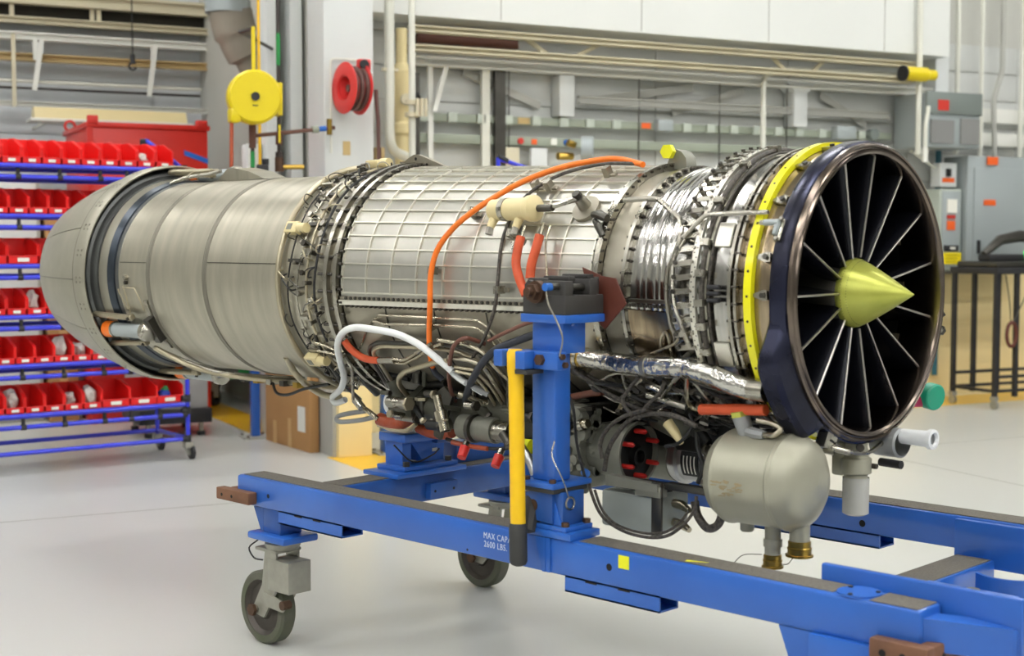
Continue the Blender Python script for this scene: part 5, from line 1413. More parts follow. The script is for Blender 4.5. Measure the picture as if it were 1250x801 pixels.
# service conduit under the tail pipe
G('belly_conduit', MB().tube(spline([EP(-3.15, -44, 0.43), EP(-3.02, -62, 0.43), EP(-2.90, -78, 0.425), EP(-2.60, -86, 0.425), EP(-2.30, -84, 0.425), EP(-2.15, -78, 0.425)], 6), 0.011, 10), 'pipe_tan')
G('belly_conduit', MB().tube(spline([EP(-3.12, -50, 0.42), EP(-2.98, -68, 0.42), EP(-2.86, -82, 0.415), EP(-2.55, -92, 0.41)], 6), 0.008, 10), 'steel')
G('belly_cable', MB().tube(spline([EP(-2.72, -86, 0.42), EP(-2.62, -80, 0.47), EP(-2.50, -76, 0.475), EP(-2.38, -74, 0.445), EP(-2.20, -70, 0.42)], 6), 0.006, 8), 'wire_black')
G('belly_rail', MB().box(-2.92, -2.40, -0.04, 0.0, ZA-0.432, ZA-0.414), 'casing_low')
for i in range(6):
    G('belly_clip', MB().box(-2.90+0.09*i, -2.87+0.09*i, -0.06, 0.0, ZA-0.44, ZA-0.418), ['steel_dark', 'brass', 'steel'][i % 3])

# ---- top brackets ---------------------------------------------------------------
lb = G('lift_bracket', MB().prism([EP(-1.96, 88, 0.405), EP(-1.90, 88, 0.440), EP(-1.862, 88, 0.4555), EP(-1.838, 88, 0.4555), EP(-1.79, 88, 0.440), EP(-1.69, 88, 0.405)], (0, 0.02, 0)), 'casing_low')
put('lift_hole', MB().cyl(EP(-1.85, 88, 0.440)+Vector((0, -0.001, 0)), EP(-1.85, 88, 0.440)+Vector((0, 0.004, 0)), 0.006, n=12), 'hole_black', lb)
fb = G('top_lug', MB().prism([(-0.715, -0.02, ZA+0.36), (-0.66, -0.02, ZA+0.36), (-0.625, -0.02, ZA+0.365), (-0.628, -0.02, ZA+0.392), (-0.645, -0.02, ZA+0.412), (-0.665, -0.02, ZA+0.42), (-0.685, -0.02, ZA+0.405), (-0.70, -0.02, ZA+0.375)], (0, 0.05, 0)), 'gearbox_grey')
mb = MB()
for i in range(6):
    a = i*pi/3
    mb.hex(Vector((-0.678+0.010*cos(a), -0.035, ZA+0.412+0.010*sin(a))), (0.2, -1, 0), 0.013, 0.022)
put('lug_cap', mb, 'neon_yellow', fb, label='neon yellow star cap')

# ---- cream actuator on the waffle case with its bell crank ------------------------------
ph = 37
def AP(x, p, h): return EP(x, p, rg(x)+h)
ac = G('vane_actuator', MB().rev([(0, 0.012), (0, 0.030), (0.004, 0.033), (0.045, 0.033), (0.048, 0.030), (0.066, 0.030), (0.068, 0.034), (0.150, 0.034), (0.156, 0.040), (0.178, 0.040), (0.184, 0.030), (0.19, 0.010)], AP(-1.105, 33, 0.055), AP(-0.915, 33.5, 0.062)-AP(-1.105, 33, 0.055), 28), 'cream_paint', label='cream painted vane actuator')
put('metal_strap', MB().rev([(0.047, 0.031), (0.047, 0.0355), (0.067, 0.0355), (0.067, 0.031)], AP(-1.105, 33, 0.055), AP(-0.915, 33.5, 0.062)-AP(-1.105, 33, 0.055), 28, closed=True), 'steel', ac)
put('piston', MB().cyl(AP(-0.92, 33.5, 0.061), AP(-0.86, 33.8, 0.061), 0.011, n=12), 'steel_dark', ac)
for x in (-1.09, -0.985):
    put('port', MB().cyl(AP(x, 31, 0.05), AP(x, 25, 0.052), 0.016, 0.012, n=12), 'cream_paint', ac)
    put('port_nut', MB().hex(AP(x, 25.2, 0.052), AP(x, 22, 0.05)-AP(x, 25, 0.052), 0.012, 0.022), 'bolt_steel', ac)
ck = G('bell_crank', MB().tube([AP(-0.885, 34, 0.06), AP(-0.84, 36, 0.058), AP(-0.80, 40, 0.05)], [0.012, 0.008, 0.012], 8), 'steel')
put('crank_hub', MB().cyl(AP(-0.795, 40.5, 0.0), AP(-0.795, 40.5, 0.048), 0.022, 0.017, n=18), 'steel', ck)
put('crank_nut', MB().hex(AP(-0.795, 40.5, 0.048), AP(-0.795, 40.5, 1)-AP(-0.795, 40.5, 0), 0.014, 0.018), 'steel_dark', ck)
put('crank_base', MB().cyl(AP(-0.790, 39.5, -0.002), AP(-0.790, 39.5, 0.010), 0.046, n=24), 'casing_low', ck)
G('frame_fitting', MB().tube([EP(-0.730, 34, 0.392), EP(-0.70, 33, 0.402), EP(-0.665, 31.5, 0.398)], [0.010, 0.014, 0.012], 10), 'steel_dark')
G('frame_fitting', MB().tube([EP(-0.715, 31, 0.392), EP(-0.69, 28, 0.398), EP(-0.672, 24, 0.385)], [0.008, 0.012, 0.009], 10), 'steel_dark')
PIPES = [
    ('orange_cable', 'hose_orange', 0.0092, 's', [(-1.3977, -0.3505, 1.0006), (-1.376, -0.3809, 1.0463), (-1.3597, -0.399, 1.1062), (-1.3249, -0.4267, 1.2132), (-1.3242, -0.4233, 1.304), (-1.3087, -0.4091, 1.3817), (-1.2659, -0.3852, 1.4461), (-1.2096, -0.357, 1.4972), (-1.1459, -0.3118, 1.5479), (-1.0706, -0.261, 1.5956), (-0.9829, -0.2061, 1.6324), (-0.9109, -0.154, 1.6519), (-0.8215, -0.1157, 1.6598), (-0.6846, -0.154, 1.6356)], 'bright orange cable over the casing'),
    ('cable_boot', 'hose_navy', 0.01, 's', [(-1.3995, -0.3526, 1.0033), (-1.4025, -0.3319, 0.9776), (-1.3903, -0.3141, 0.9584)], None),
    ('braided_cable', 'braid_dark', 0.0055, 's', [(-0.6973, -0.1461, 1.6389), (-0.8348, -0.1462, 1.6442), (-0.9223, -0.1979, 1.6256), (-0.9859, -0.2474, 1.5934), (-1.0282, -0.3051, 1.5404), (-1.0417, -0.356, 1.4699), (-1.0439, -0.3893, 1.3951), (-1.0385, -0.4089, 1.296), (-1.0404, -0.4176, 1.2217), (-1.0563, -0.4194, 1.1714), (-1.1131, -0.3986, 1.1052), (-1.2058, -0.3618, 1.0341)], None),
    ('white_hose', 'hose_white', 0.0118, 's', [(-1.2814, -0.3722, 0.9962), (-1.3211, -0.3957, 1.0319), (-1.3845, -0.4192, 1.077), (-1.4777, -0.4317, 1.1075), (-1.603, -0.4301, 1.1179), (-1.7004, -0.4305, 1.1192), (-1.7795, -0.4163, 1.0956), (-1.8343, -0.3943, 1.0496), (-1.8742, -0.3486, 0.9819), (-1.9195, -0.298, 0.9294), (-2.0457, -0.2123, 0.8697), (-2.2596, -0.0814, 0.8124), (-2.2318, -0.0878, 0.7931), (-2.179, -0.0824, 0.8094)], 'white hose looping in front of the casing'),
    ('white_hose_end', 'hose_white', 0.01, 's', [(-1.2981, -0.3709, 1.0029), (-1.2789, -0.3459, 0.971), (-1.2129, -0.3008, 0.9251)], None),
    ('grey_hose_loop', 'grey_plastic', 0.009, 's', [(-2.0227, -0.12, 0.7823), (-2.1427, -0.12, 0.7597), (-2.1744, -0.13, 0.7454), (-2.1425, -0.14, 0.7337), (-2.0224, -0.14, 0.7507), (-1.9317, -0.13, 0.773)], None),
    ('red_hose', 'hose_red', 0.0125, 's', [(-1.8002, -0.3928, 1.0682), (-1.7842, -0.3772, 1.04), (-1.7575, -0.3632, 1.0182), (-1.7156, -0.3546, 1.006), (-1.6592, -0.3551, 1.0066)], 'orange red sleeved hose'),
    ('hose_coupling', 'steel', 0.011, 'f', [(-1.6637, -0.3549, 1.0064), (-1.6188, -0.3569, 1.0092), (-1.5746, -0.3589, 1.0119)], None),
    ('fuel_pipe', 'pipe_steel', 0.0065, 'f', [(-1.5886, -0.3541, 1.0053), (-1.5324, -0.3525, 1.0031), (-1.4332, -0.3757, 1.0374), (-1.3504, -0.3935, 1.0695), (-1.2971, -0.4, 1.0832)], None),
    ('fuel_pipe', 'pipe_steel', 0.0065, 'f', [(-1.5708, -0.3693, 1.0183), (-1.5149, -0.3678, 1.016), (-1.427, -0.3883, 1.0492), (-1.3461, -0.4044, 1.0809)], None),
    ('fuel_pipe', 'pipe_tan', 0.0095, 'f', [(-1.6597, -0.2302, 0.8798), (-1.6374, -0.2867, 0.9197), (-1.5993, -0.3197, 0.9498), (-1.5442, -0.3423, 0.9744), (-1.4607, -0.3584, 0.9944), (-1.3632, -0.3749, 1.0176), (-1.2847, -0.3833, 1.0307)], None),
    ('oil_pipe', 'steel_dark', 0.007, 'f', [(-1.7593, -0.2149, 0.8998), (-1.7008, -0.3236, 0.991), (-1.7162, -0.3539, 1.0312), (-1.6912, -0.3674, 1.0528), (-1.6459, -0.3766, 1.0695), (-1.4766, -0.3797, 1.0755), (-1.3357, -0.382, 1.0802), (-1.2436, -0.3791, 1.0744), (-1.1602, -0.3703, 1.0579), (-1.1175, -0.3407, 1.0125), (-1.1283, -0.2751, 0.9425)], None),
    ('oil_pipe', 'pipe_tan', 0.007, 'f', [(-1.7152, -0.2415, 0.9107), (-1.68, -0.3266, 0.9869), (-1.6882, -0.3593, 1.0303), (-1.6634, -0.3692, 1.0461), (-1.6263, -0.3753, 1.0567), (-1.4783, -0.3782, 1.0619), (-1.3386, -0.3794, 1.0641), (-1.2466, -0.3764, 1.0585), (-1.1789, -0.3629, 1.0358), (-1.143, -0.3334, 0.9949), (-1.1729, -0.2408, 0.9103)], None),
    ('air_pipe_thin', 'pipe_steel', 0.0045, 'f', [(-1.6192, -0.3913, 1.162), (-1.3439, -0.3919, 1.1644), (-1.1414, -0.3919, 1.1645), (-1.099, -0.3841, 1.138), (-1.0599, -0.3662, 1.0936), (-1.0365, -0.3506, 1.0637)], None),
    ('air_pipe_thin', 'pipe_steel', 0.0045, 'f', [(-1.6564, -0.3851, 1.1411), (-1.5966, -0.3822, 1.1325), (-1.3518, -0.3848, 1.1401), (-1.1559, -0.385, 1.1407), (-1.1141, -0.3763, 1.1167), (-1.081, -0.3521, 1.0664)], None),
    ('air_pipe_thin', 'pipe_steel', 0.004, 'f', [(-1.7812, -0.3362, 1.0407), (-1.709, -0.3702, 1.1022), (-1.6542, -0.3869, 1.1468), (-1.5853, -0.3916, 1.1633), (-1.4627, -0.3914, 1.1625)], None),
    ('oil_pipe', 'pipe_steel', 0.0065, 'f', [(-1.3101, -0.4055, 1.0958), (-1.1817, -0.4027, 1.0892), (-1.12, -0.3919, 1.0665), (-1.0934, -0.3613, 1.0153), (-1.0622, -0.3242, 0.969)], None),
    ('oil_pipe', 'pipe_steel', 0.008, 'f', [(-1.2842, -0.3838, 1.0412), (-1.186, -0.3809, 1.0364), (-1.1414, -0.3709, 1.0206), (-1.1373, -0.321, 0.9583), (-1.1825, -0.2123, 0.8754)], None),
    ('oil_pipe', 'pipe_tan', 0.0055, 'f', [(-1.2729, -0.3695, 1.0097), (-1.183, -0.3661, 1.0048), (-1.1568, -0.327, 0.9573), (-1.1833, -0.249, 0.8917), (-1.3139, -0.0782, 0.8226)], None),
    ('oil_pipe', 'pipe_tan', 0.0055, 'f', [(-1.2727, -0.3661, 0.9964), (-1.1969, -0.3597, 0.9879), (-1.1827, -0.3158, 0.939), (-1.2323, -0.2222, 0.8694), (-1.3188, -0.0889, 0.7899)], None),
    ('oil_pipe', 'pipe_steel', 0.0085, 'f', [(-1.4385, -0.2511, 0.893), (-1.3253, -0.2653, 0.903), (-1.2474, -0.2296, 0.8795), (-1.2357, -0.1465, 0.841)], None),
    ('oil_pipe', 'pipe_steel', 0.0075, 'f', [(-1.3298, -0.2978, 0.9159), (-1.2785, -0.2735, 0.8966), (-1.2591, -0.2181, 0.8615), (-1.3081, -0.0841, 0.8043)], None),
    ('grey_lever', 'grey_plastic', 0.01, 'f', [(-1.2495, -0.3452, 0.9624), (-1.2163, -0.3266, 0.9425), (-1.1863, -0.3051, 0.9222)], None),
    ('return_hose', 'hose_navy', 0.012, 's', [(-0.8823, -0.3795, 1.14), (-0.9437, -0.3929, 1.1182), (-1.0041, -0.4157, 1.0941), (-1.0482, -0.4135, 1.0767), (-1.1186, -0.3968, 1.0338), (-1.2055, -0.3551, 0.974), (-1.291, -0.2982, 0.9163), (-1.3823, -0.2182, 0.8729)], 'dark rubber hose'),
    ('brown_hose', 'hose_brown', 0.0068, 's', [(-1.1468, -0.3583, 1.0887), (-1.1575, -0.3977, 1.103), (-1.1674, -0.4269, 1.109), (-1.2218, -0.4174, 1.0854), (-1.2648, -0.3948, 1.0404), (-1.3227, -0.348, 0.9734), (-1.375, -0.2882, 0.9144), (-1.415, -0.2246, 0.8708), (-1.4647, -0.1547, 0.8386)], None),
    ('brown_hose', 'hose_brown', 0.006, 's', [(-1.0772, -0.4093, 1.105), (-1.0045, -0.4187, 1.1314), (-0.9104, -0.4276, 1.1629), (-0.8579, -0.4303, 1.1748)], None),
    ('foil_duct', 'foil', 0.024, 's', [(-0.9411, -0.3956, 1.052), (-1.0107, -0.3591, 0.9954), (-1.115, -0.2665, 0.9039), (-1.2927, -0.0881, 0.7923), (-1.2518, -0.1105, 0.7299)], 'crumpled foil duct behind the lever'),
    ('bleed_duct', 'foil', 0.0285, 's', [(-0.7389, -0.3723, 1.0722), (-0.6315, -0.381, 1.0672), (-0.5287, -0.3781, 1.0617), (-0.4206, -0.3793, 1.064), (-0.3477, -0.3794, 1.0641), (-0.2814, -0.3802, 1.0552), (-0.2108, -0.3745, 1.0355), (-0.1518, -0.3657, 1.0218), (-0.1081, -0.3586, 1.0202)], 'shiny foil wrapped bleed duct'),
    ('duct_cuff', 'steel', 0.0305, 'f', [(-0.1465, -0.366, 1.0223), (-0.0985, -0.3655, 1.0215)], None),
    ('duct_bellows', 'brass', 0.03, 'f', [(-0.7541, -0.3731, 1.0737), (-0.7173, -0.3717, 1.071)], None),
    ('duct_bellows', 'steel', 0.032, 'f', [(-0.7475, -0.3733, 1.0741), (-0.7356, -0.3724, 1.0724)], None),
    ('duct_clamp', 'steel', 0.0315, 'f', [(-0.4905, -0.3781, 1.0618), (-0.4756, -0.3787, 1.0627)], None),
    ('sleeve_pipe', 'hose_red', 0.015, 'f', [(-0.337, -0.3257, 0.9487), (-0.2671, -0.3318, 0.9552), (-0.1964, -0.3378, 0.9617), (-0.1159, -0.3423, 0.9667)], 'orange red sleeve on the fuel pipe'),
    ('fuel_pipe', 'pipe_steel', 0.0075, 'f', [(-0.3287, -0.3974, 1.0775), (-0.3574, -0.366, 1.0223), (-0.3866, -0.3269, 0.9719), (-0.3839, -0.3002, 0.9449), (-0.3498, -0.301, 0.9455)], None),
    ('fuel_pipe', 'pipe_steel', 0.005, 'f', [(-0.1371, -0.3184, 0.9628), (-0.1109, -0.3116, 0.9558), (-0.0842, -0.3019, 0.9465), (-0.0697, -0.2931, 0.9383), (-0.0928, -0.2728, 0.9213), (-0.1429, -0.2626, 0.9134)], None),
    ('sense_pipe', 'steel', 0.0078, 'f', [(-0.6324, -0.3034, 1.5272), (-0.517, -0.2946, 1.5296), (-0.3846, -0.354, 1.4632), (-0.3694, -0.3808, 1.4186), (-0.3842, -0.3933, 1.3632), (-0.381, -0.4039, 1.297), (-0.3685, -0.4085, 1.231), (-0.3409, -0.4042, 1.1723), (-0.3301, -0.3887, 1.1212)], None),
    ('sense_pipe', 'steel', 0.006, 'f', [(-0.3583, -0.3771, 1.4141), (-0.3697, -0.3872, 1.3854), (-0.3989, -0.3993, 1.3343), (-0.3994, -0.405, 1.2633), (-0.3901, -0.3943, 1.1741), (-0.3674, -0.3873, 1.1481)], None),
    ('sense_pipe', 'steel', 0.0066, 'f', [(-0.3611, -0.3808, 1.4185), (-0.2978, -0.3677, 1.4796), (-0.1935, -0.3695, 1.4824), (-0.0988, -0.3667, 1.4832)], None),
    ('pipe_union', 'steel_dark', 0.0095, 'f', [(-0.3915, -0.3591, 1.4186), (-0.3657, -0.3601, 1.4164)], None),
    ('pipe_union', 'steel_dark', 0.0085, 'f', [(-0.3836, -0.3845, 1.1561), (-0.3626, -0.3828, 1.1503)], None),
    ('sense_pipe', 'pipe_steel', 0.0042, 'f', [(-0.4837, -0.3616, 1.0955), (-0.3903, -0.3754, 1.1285), (-0.3715, -0.3819, 1.1476)], None),
    ('sense_pipe', 'pipe_steel', 0.004, 'f', [(-0.4569, -0.3553, 1.1058), (-0.4427, -0.3701, 1.1436), (-0.424, -0.376, 1.1628), (-0.4168, -0.3706, 1.1449), (-0.4212, -0.3497, 1.0938)], None),
    ('red_hose', 'hose_red', 0.014, 's', [(-0.955, -0.3955, 1.4222), (-0.9559, -0.4087, 1.3831), (-0.9533, -0.4183, 1.3417), (-0.9344, -0.4238, 1.2982), (-0.9066, -0.4247, 1.2503)], 'left orange sleeved hose under the cream actuator'),
    ('red_hose', 'hose_red', 0.014, 's', [(-0.8796, -0.3936, 1.4268), (-0.882, -0.4086, 1.3834), (-0.8895, -0.4182, 1.3424), (-0.8908, -0.4238, 1.299)], 'right orange sleeved hose under the cream actuator'),
    ('hose_tail', 'pipe_steel', 0.0045, 'f', [(-0.9516, -0.3814, 1.454), (-0.9507, -0.3964, 1.4197)], None),
    ('hose_tail', 'pipe_steel', 0.0045, 'f', [(-0.8788, -0.3768, 1.4631), (-0.8753, -0.3946, 1.4244)], None),
    ('sense_pipe', 'pipe_steel', 0.0035, 's', [(-0.8792, -0.3478, 1.4537), (-0.8752, -0.3734, 1.3954), (-0.85, -0.3932, 1.304)], None),
    ('cable_clip', 'steel', 0, 'c', [(-1.2278, -0.3393, 1.5054)], None),
    ('cable_clip', 'steel', 0, 'c', [(-1.3405, -0.412, 1.3165)], None),
    ('cable_clip', 'steel', 0, 'c', [(-1.3666, -0.3926, 1.1319)], None),
    ('cable_clip', 'steel', 0, 'c', [(-1.0319, -0.2574, 1.592)], None),
    ('cable_clip', 'steel', 0, 'c', [(-0.9745, -0.2597, 1.5902)], None),
    ('cable_clip', 'steel', 0, 'c', [(-0.7853, -0.2042, 1.6278)], None),
    ('cable_clip', 'steel', 0, 'c', [(-1.0395, -0.415, 1.2614)], None),
    ('cable_clip', 'steel', 0, 'c', [(-1.0188, -0.3794, 1.4347)], None),
    ('harness', 'braid_dark', 0.0075, 's', [(-0.7642, -0.3725, 1.0323), (-0.7182, -0.3522, 1.0028), (-0.6684, -0.3188, 0.9632), (-0.6056, -0.2829, 0.9295), (-0.5459, -0.2631, 0.9138), (-0.5202, -0.2002, 0.8747)], None),
    ('harness', 'braid_dark', 0.0065, 's', [(-0.7403, -0.3561, 1.0255), (-0.6862, -0.3347, 0.9966), (-0.6114, -0.3132, 0.9719), (-0.5804, -0.2577, 0.9223), (-0.5399, -0.2134, 0.8932), (-0.4566, -0.1871, 0.8793), (-0.4525, -0.0728, 0.8399)], None),
    ('harness', 'braid_dark', 0.007, 's', [(-0.6538, -0.36, 0.7466), (-0.6418, -0.36, 0.8027), (-0.6114, -0.36, 0.8531), (-0.5573, -0.36, 0.9051), (-0.4836, -0.36, 0.9278), (-0.3975, -0.36, 0.9285), (-0.3276, -0.36, 0.9078)], None),
    ('harness', 'braid_dark', 0.006, 's', [(-0.6548, -0.37, 0.7833), (-0.6612, -0.37, 0.8302), (-0.6245, -0.37, 0.8811), (-0.5641, -0.37, 0.9171), (-0.4903, -0.37, 0.9396)], None),
    ('harness', 'wire_black', 0.0065, 's', [(-0.3722, -0.3, 0.8796), (-0.3661, -0.3, 0.8345), (-0.3488, -0.3, 0.7862), (-0.3651, -0.3, 0.7385)], None),
    ('harness', 'wire_black', 0.005, 's', [(-0.465, -0.32, 0.8333), (-0.4134, -0.32, 0.8501), (-0.3714, -0.32, 0.8999), (-0.3802, -0.32, 0.9332)], None),
    ('harness', 'braid_dark', 0.0055, 's', [(-0.5432, -0.37, 0.9166), (-0.5794, -0.37, 0.9554), (-0.5556, -0.37, 0.9922), (-0.5203, -0.37, 1.0294)], None),
    ('harness', 'braid_dark', 0.0055, 's', [(-0.5275, -0.36, 0.9078), (-0.4984, -0.36, 0.9496), (-0.4551, -0.36, 0.9875), (-0.4353, -0.36, 1.0231)], None),
    ('fuel_pipe', 'steel', 0.0045, 'f', [(-0.7334, -0.3275, 0.9879), (-0.6108, -0.362, 1.0345), (-0.4997, -0.3592, 1.0301), (-0.381, -0.3646, 1.0385)], None),
    ('fuel_pipe', 'steel', 0.0055, 'f', [(-0.5856, -0.3631, 1.0362), (-0.5988, -0.336, 0.9982), (-0.5994, -0.3093, 0.9678)], None),
    ('fuel_pipe', 'steel', 0.008, 'f', [(-0.5641, -0.3342, 0.9959), (-0.5017, -0.338, 1.0007), (-0.4779, -0.3275, 0.9878)], None),
    ('fuel_pipe', 'steel', 0.01, 'f', [(-0.5228, -0.3299, 0.9753), (-0.4603, -0.3163, 0.9606), (-0.404, -0.3036, 0.948)], None),
    ('fuel_pipe', 'steel', 0.006, 'f', [(-0.4843, -0.3191, 0.9635), (-0.4099, -0.3634, 1.0184), (-0.3691, -0.3801, 1.0449)], None),
    ('fuel_pipe', 'steel', 0.004, 'f', [(-0.3436, -0.3588, 1.0295), (-0.3222, -0.3238, 0.9835), (-0.3083, -0.2744, 0.9354)], None),
    ('fuel_pipe', 'steel', 0.004, 'f', [(-0.5373, -0.1268, 0.8661), (-0.3844, -0.2463, 0.9263), (-0.3279, -0.2276, 0.9135), (-0.3968, -0.0698, 0.8498)], None),
    ('brown_hose', 'hose_brown', 0.011, 's', [(-0.8727, -0.2581, 0.9352), (-0.7875, -0.28, 0.9534), (-0.7172, -0.2947, 0.9672)], None),
    ('harness', 'wire_black', 0.006, 's', [(-0.3571, -0.3217, 0.9965), (-0.3229, -0.2926, 0.9652), (-0.2864, -0.2591, 0.9359), (-0.2945, -0.1964, 0.8953)], None),
    ('harness', 'wire_black', 0.005, 's', [(-0.4148, -0.3201, 1.0103), (-0.3871, -0.2813, 0.9682), (-0.4004, -0.2012, 0.9093), (-0.4604, -0.0702, 0.8485)], None),
    ('harness', 'wire_black', 0.006, 's', [(-0.504, -0.2486, 0.928), (-0.4753, -0.2013, 0.8979), (-0.4754, -0.0901, 0.8563), (-0.4261, -0.0692, 0.8517)], None),
    ('cable_loop', 'braid_dark', 0.0048, 's', [(-0.6815, -0.4, 0.7314), (-0.6688, -0.4, 0.6854), (-0.6282, -0.4, 0.6244), (-0.5521, -0.4, 0.5929), (-0.4635, -0.4, 0.5875), (-0.3919, -0.4, 0.6027), (-0.3363, -0.4, 0.6425), (-0.3009, -0.4, 0.6876), (-0.2958, -0.4, 0.7239)], 'black cable loop under the control box'),
    ('cable_loop', 'braid_dark', 0.0042, 's', [(-0.6737, -0.38, 0.6917), (-0.6455, -0.38, 0.6382), (-0.593, -0.38, 0.6028), (-0.509, -0.38, 0.5916), (-0.4275, -0.38, 0.6013), (-0.371, -0.38, 0.6346), (-0.3379, -0.38, 0.6731)], None),
    ('ribbed_hose', 'braid_dark', 0.012, 's', [(-0.3908, -0.28, 0.682), (-0.3791, -0.28, 0.6419), (-0.345, -0.28, 0.6121), (-0.309, -0.28, 0.6288), (-0.2957, -0.28, 0.6717), (-0.3016, -0.28, 0.7028)], 'yellow flecked black hose loop'),
    ('cable_loop', 'wire_black', 0.0045, 's', [(-0.7443, -0.43, 0.9947), (-0.7124, -0.43, 0.926), (-0.6994, -0.43, 0.8326), (-0.674, -0.43, 0.7525), (-0.6614, -0.43, 0.7186)], None),
    ('exhaust_sleeve', 'hose_rust', 0.024, 's', [(-1.8163, -0.22, 0.7796), (-1.7632, -0.22, 0.7727), (-1.7021, -0.22, 0.7783), (-1.6462, -0.22, 0.8062)], 'glossy rust red sleeve below the pump'),
    ('exhaust_sleeve', 'hose_rust', 0.022, 's', [(-1.653, -0.18, 0.7647), (-1.5981, -0.18, 0.7527), (-1.5358, -0.18, 0.7531), (-1.4868, -0.18, 0.7634)], 'second rust red sleeve below the pump'),
    ('drain_pipe_bent', 'pipe_steel', 0.009, 'f', [(-1.9003, -0.24, 0.8209), (-1.855, -0.24, 0.8071), (-1.8015, -0.24, 0.7827)], None),
    ('drain_pipe_bent', 'pipe_tan', 0.0075, 'f', [(-1.8135, -0.23, 0.7603), (-1.7342, -0.23, 0.7504), (-1.6565, -0.23, 0.7521), (-1.614, -0.23, 0.7816)], None),
    ('drain_pipe_bent', 'steel', 0.0055, 'f', [(-1.8186, -0.34, 0.8591), (-1.8219, -0.34, 0.9675), (-1.8441, -0.34, 0.989)], None),
    ('pipe_nut', 'steel', 0.015, 'f', [(-1.9031, -0.26, 0.8458), (-1.867, -0.26, 0.8195)], None),
    ('drain_pipe_bent', 'pipe_tan', 0.013, 's', [(-2.3096, -0.2583, 0.9743), (-2.3182, -0.2221, 0.9219), (-2.313, -0.1957, 0.8893), (-2.4141, -0.0723, 0.8414), (-2.3171, -0.0799, 0.8173), (-2.216, -0.0804, 0.8157)], None),
    ('drain_pipe_bent', 'steel_dark', 0.007, 'f', [(-1.976, -0.38, 1.0762), (-1.9963, -0.3177, 0.9842), (-2.0694, -0.1779, 0.8805), (-2.0942, -0.0803, 0.816)], None),
    ('drain_pipe_bent', 'pipe_steel', 0.005, 'f', [(-1.9857, -0.3728, 1.0521), (-1.9179, -0.3642, 1.0378), (-1.8626, -0.3503, 1.0171)], None),
    ('drain_pipe_bent', 'pipe_steel', 0.005, 'f', [(-1.9972, -0.3533, 1.0214), (-1.9273, -0.3497, 1.0163), (-1.8648, -0.3414, 1.005)], None),
    ('drain_pipe_bent', 'steel_dark', 0.0045, 'f', [(-2.0073, -0.3309, 1.0078), (-2.0488, -0.2546, 0.9325), (-2.1339, -0.1261, 0.8659)], None),
    ('strut_bar', 'steel_dark', 0.008, 'f', [(-1.7292, -0.3251, 1.0006), (-1.7658, -0.2393, 0.9213), (-1.924, -0.0733, 0.838)], None),
    ('strut_bar', 'gearbox_black', 0.014, 'f', [(-1.8853, -0.2881, 0.9891), (-1.9463, -0.2012, 0.9208), (-2.0103, -0.0708, 0.8463)], None),
    ('strut_bar', 'gearbox_black', 0.012, 'f', [(-1.9195, -0.193, 0.9161), (-1.7577, -0.246, 0.9511), (-1.6504, -0.2268, 0.937)], None),
    ('strut_bar', 'gearbox_black', 0.013, 'f', [(-1.6188, -0.2546, 0.958), (-1.6066, -0.1906, 0.9148), (-1.4721, -0.2196, 0.9322)], None),
    ('drain_tube', 'joint_black', 0.006, 's', [(-1.4295, -0.26, 0.752), (-1.312, -0.26, 0.7395), (-1.1984, -0.26, 0.7433), (-1.1068, -0.26, 0.7581)], None),
    ('drain_tube', 'hose_rust', 0.008, 's', [(-1.3911, -0.27, 0.746), (-1.3016, -0.27, 0.7416), (-1.2257, -0.27, 0.7415)], None),
]
for nm, m, r, k, pts, lab in PIPES:
    if k == 'c':
        p = Vector(pts[0]); d = (p - Vector((p.x, 0, ZA))).normalized(); tn = d.cross(Vector((1, 0, 0))).normalized()
        o = G(nm, MB().obox(p - d*0.012, Vector((0.010, 0, 0)), tn*0.012, d*0.016), m, ang=0)
        put('clip_tab', MB().obox(p - d*0.024 + Vector((0.016, 0, 0)), Vector((0.014, 0, 0)), tn*0.007, d*0.003), 'casing_low', o, ang=0)
        continue
    path = spline(pts, 6) if k == 's' else fillet(pts, max(0.02, 3*r), 4)
    G(nm, MB().tube(path, r, 16 if r > 0.02 else (12 if r > 0.008 else 8)), m, label=lab)

# ---- gearbox and accessories under the engine ------------------------------------
# rear fuel pump, lower left
pu = G('fuel_pump', MB().rev([(0, 0.020), (0.0, 0.040), (0.015, 0.046), (0.14, 0.046), (0.142, 0.056), (0.175, 0.056), (0.18, 0.046), (0.30, 0.044), (0.31, 0.02)], (-1.775, -0.20, 0.845), (1, 0, -0.03), 28), 'gearbox_olive')
put('white_band', MB().rev([(0.010, 0.045), (0.010, 0.0485), (0.030, 0.0485), (0.030, 0.045)], (-1.775, -0.20, 0.845), (1, 0, -0.03), 28, closed=True), 'hose_white', pu)
put('pump_flange', MB().prism([(-1.632, -0.262, 0.865), (-1.632, -0.262, 0.80), (-1.632, -0.20, 0.775), (-1.632, -0.13, 0.80), (-1.632, -0.13, 0.89), (-1.632, -0.20, 0.912)], (0.03, 0, 0)), 'gearbox_olive', pu)
put('pump_port', MB().cyl((-1.70, -0.225, 0.87), (-1.715, -0.25, 0.93), 0.024, n=16), 'gearbox_olive', pu)
for y, z in ((-0.255, 0.86), (-0.255, 0.81), (-0.20, 0.785)):
    put('pump_bolt', MB().hex((-1.602, y, z), (1, 0, 0), 0.009, 0.008), 'bolt_steel', pu)
G('gearbox_body', MB().box(-1.52, -1.05, -0.24, 0.10, 0.78, 0.90, 0.02), 'gearbox_olive')
G('gearbox_body', MB().box(-1.80, -1.45, -0.10, 0.12, 0.80, 0.92, 0.02), 'gearbox_black')
G('gearbox_body', MB().box(-1.10, -0.80, -0.28, 0.12, 0.74, 0.92, 0.02), 'gearbox_black')
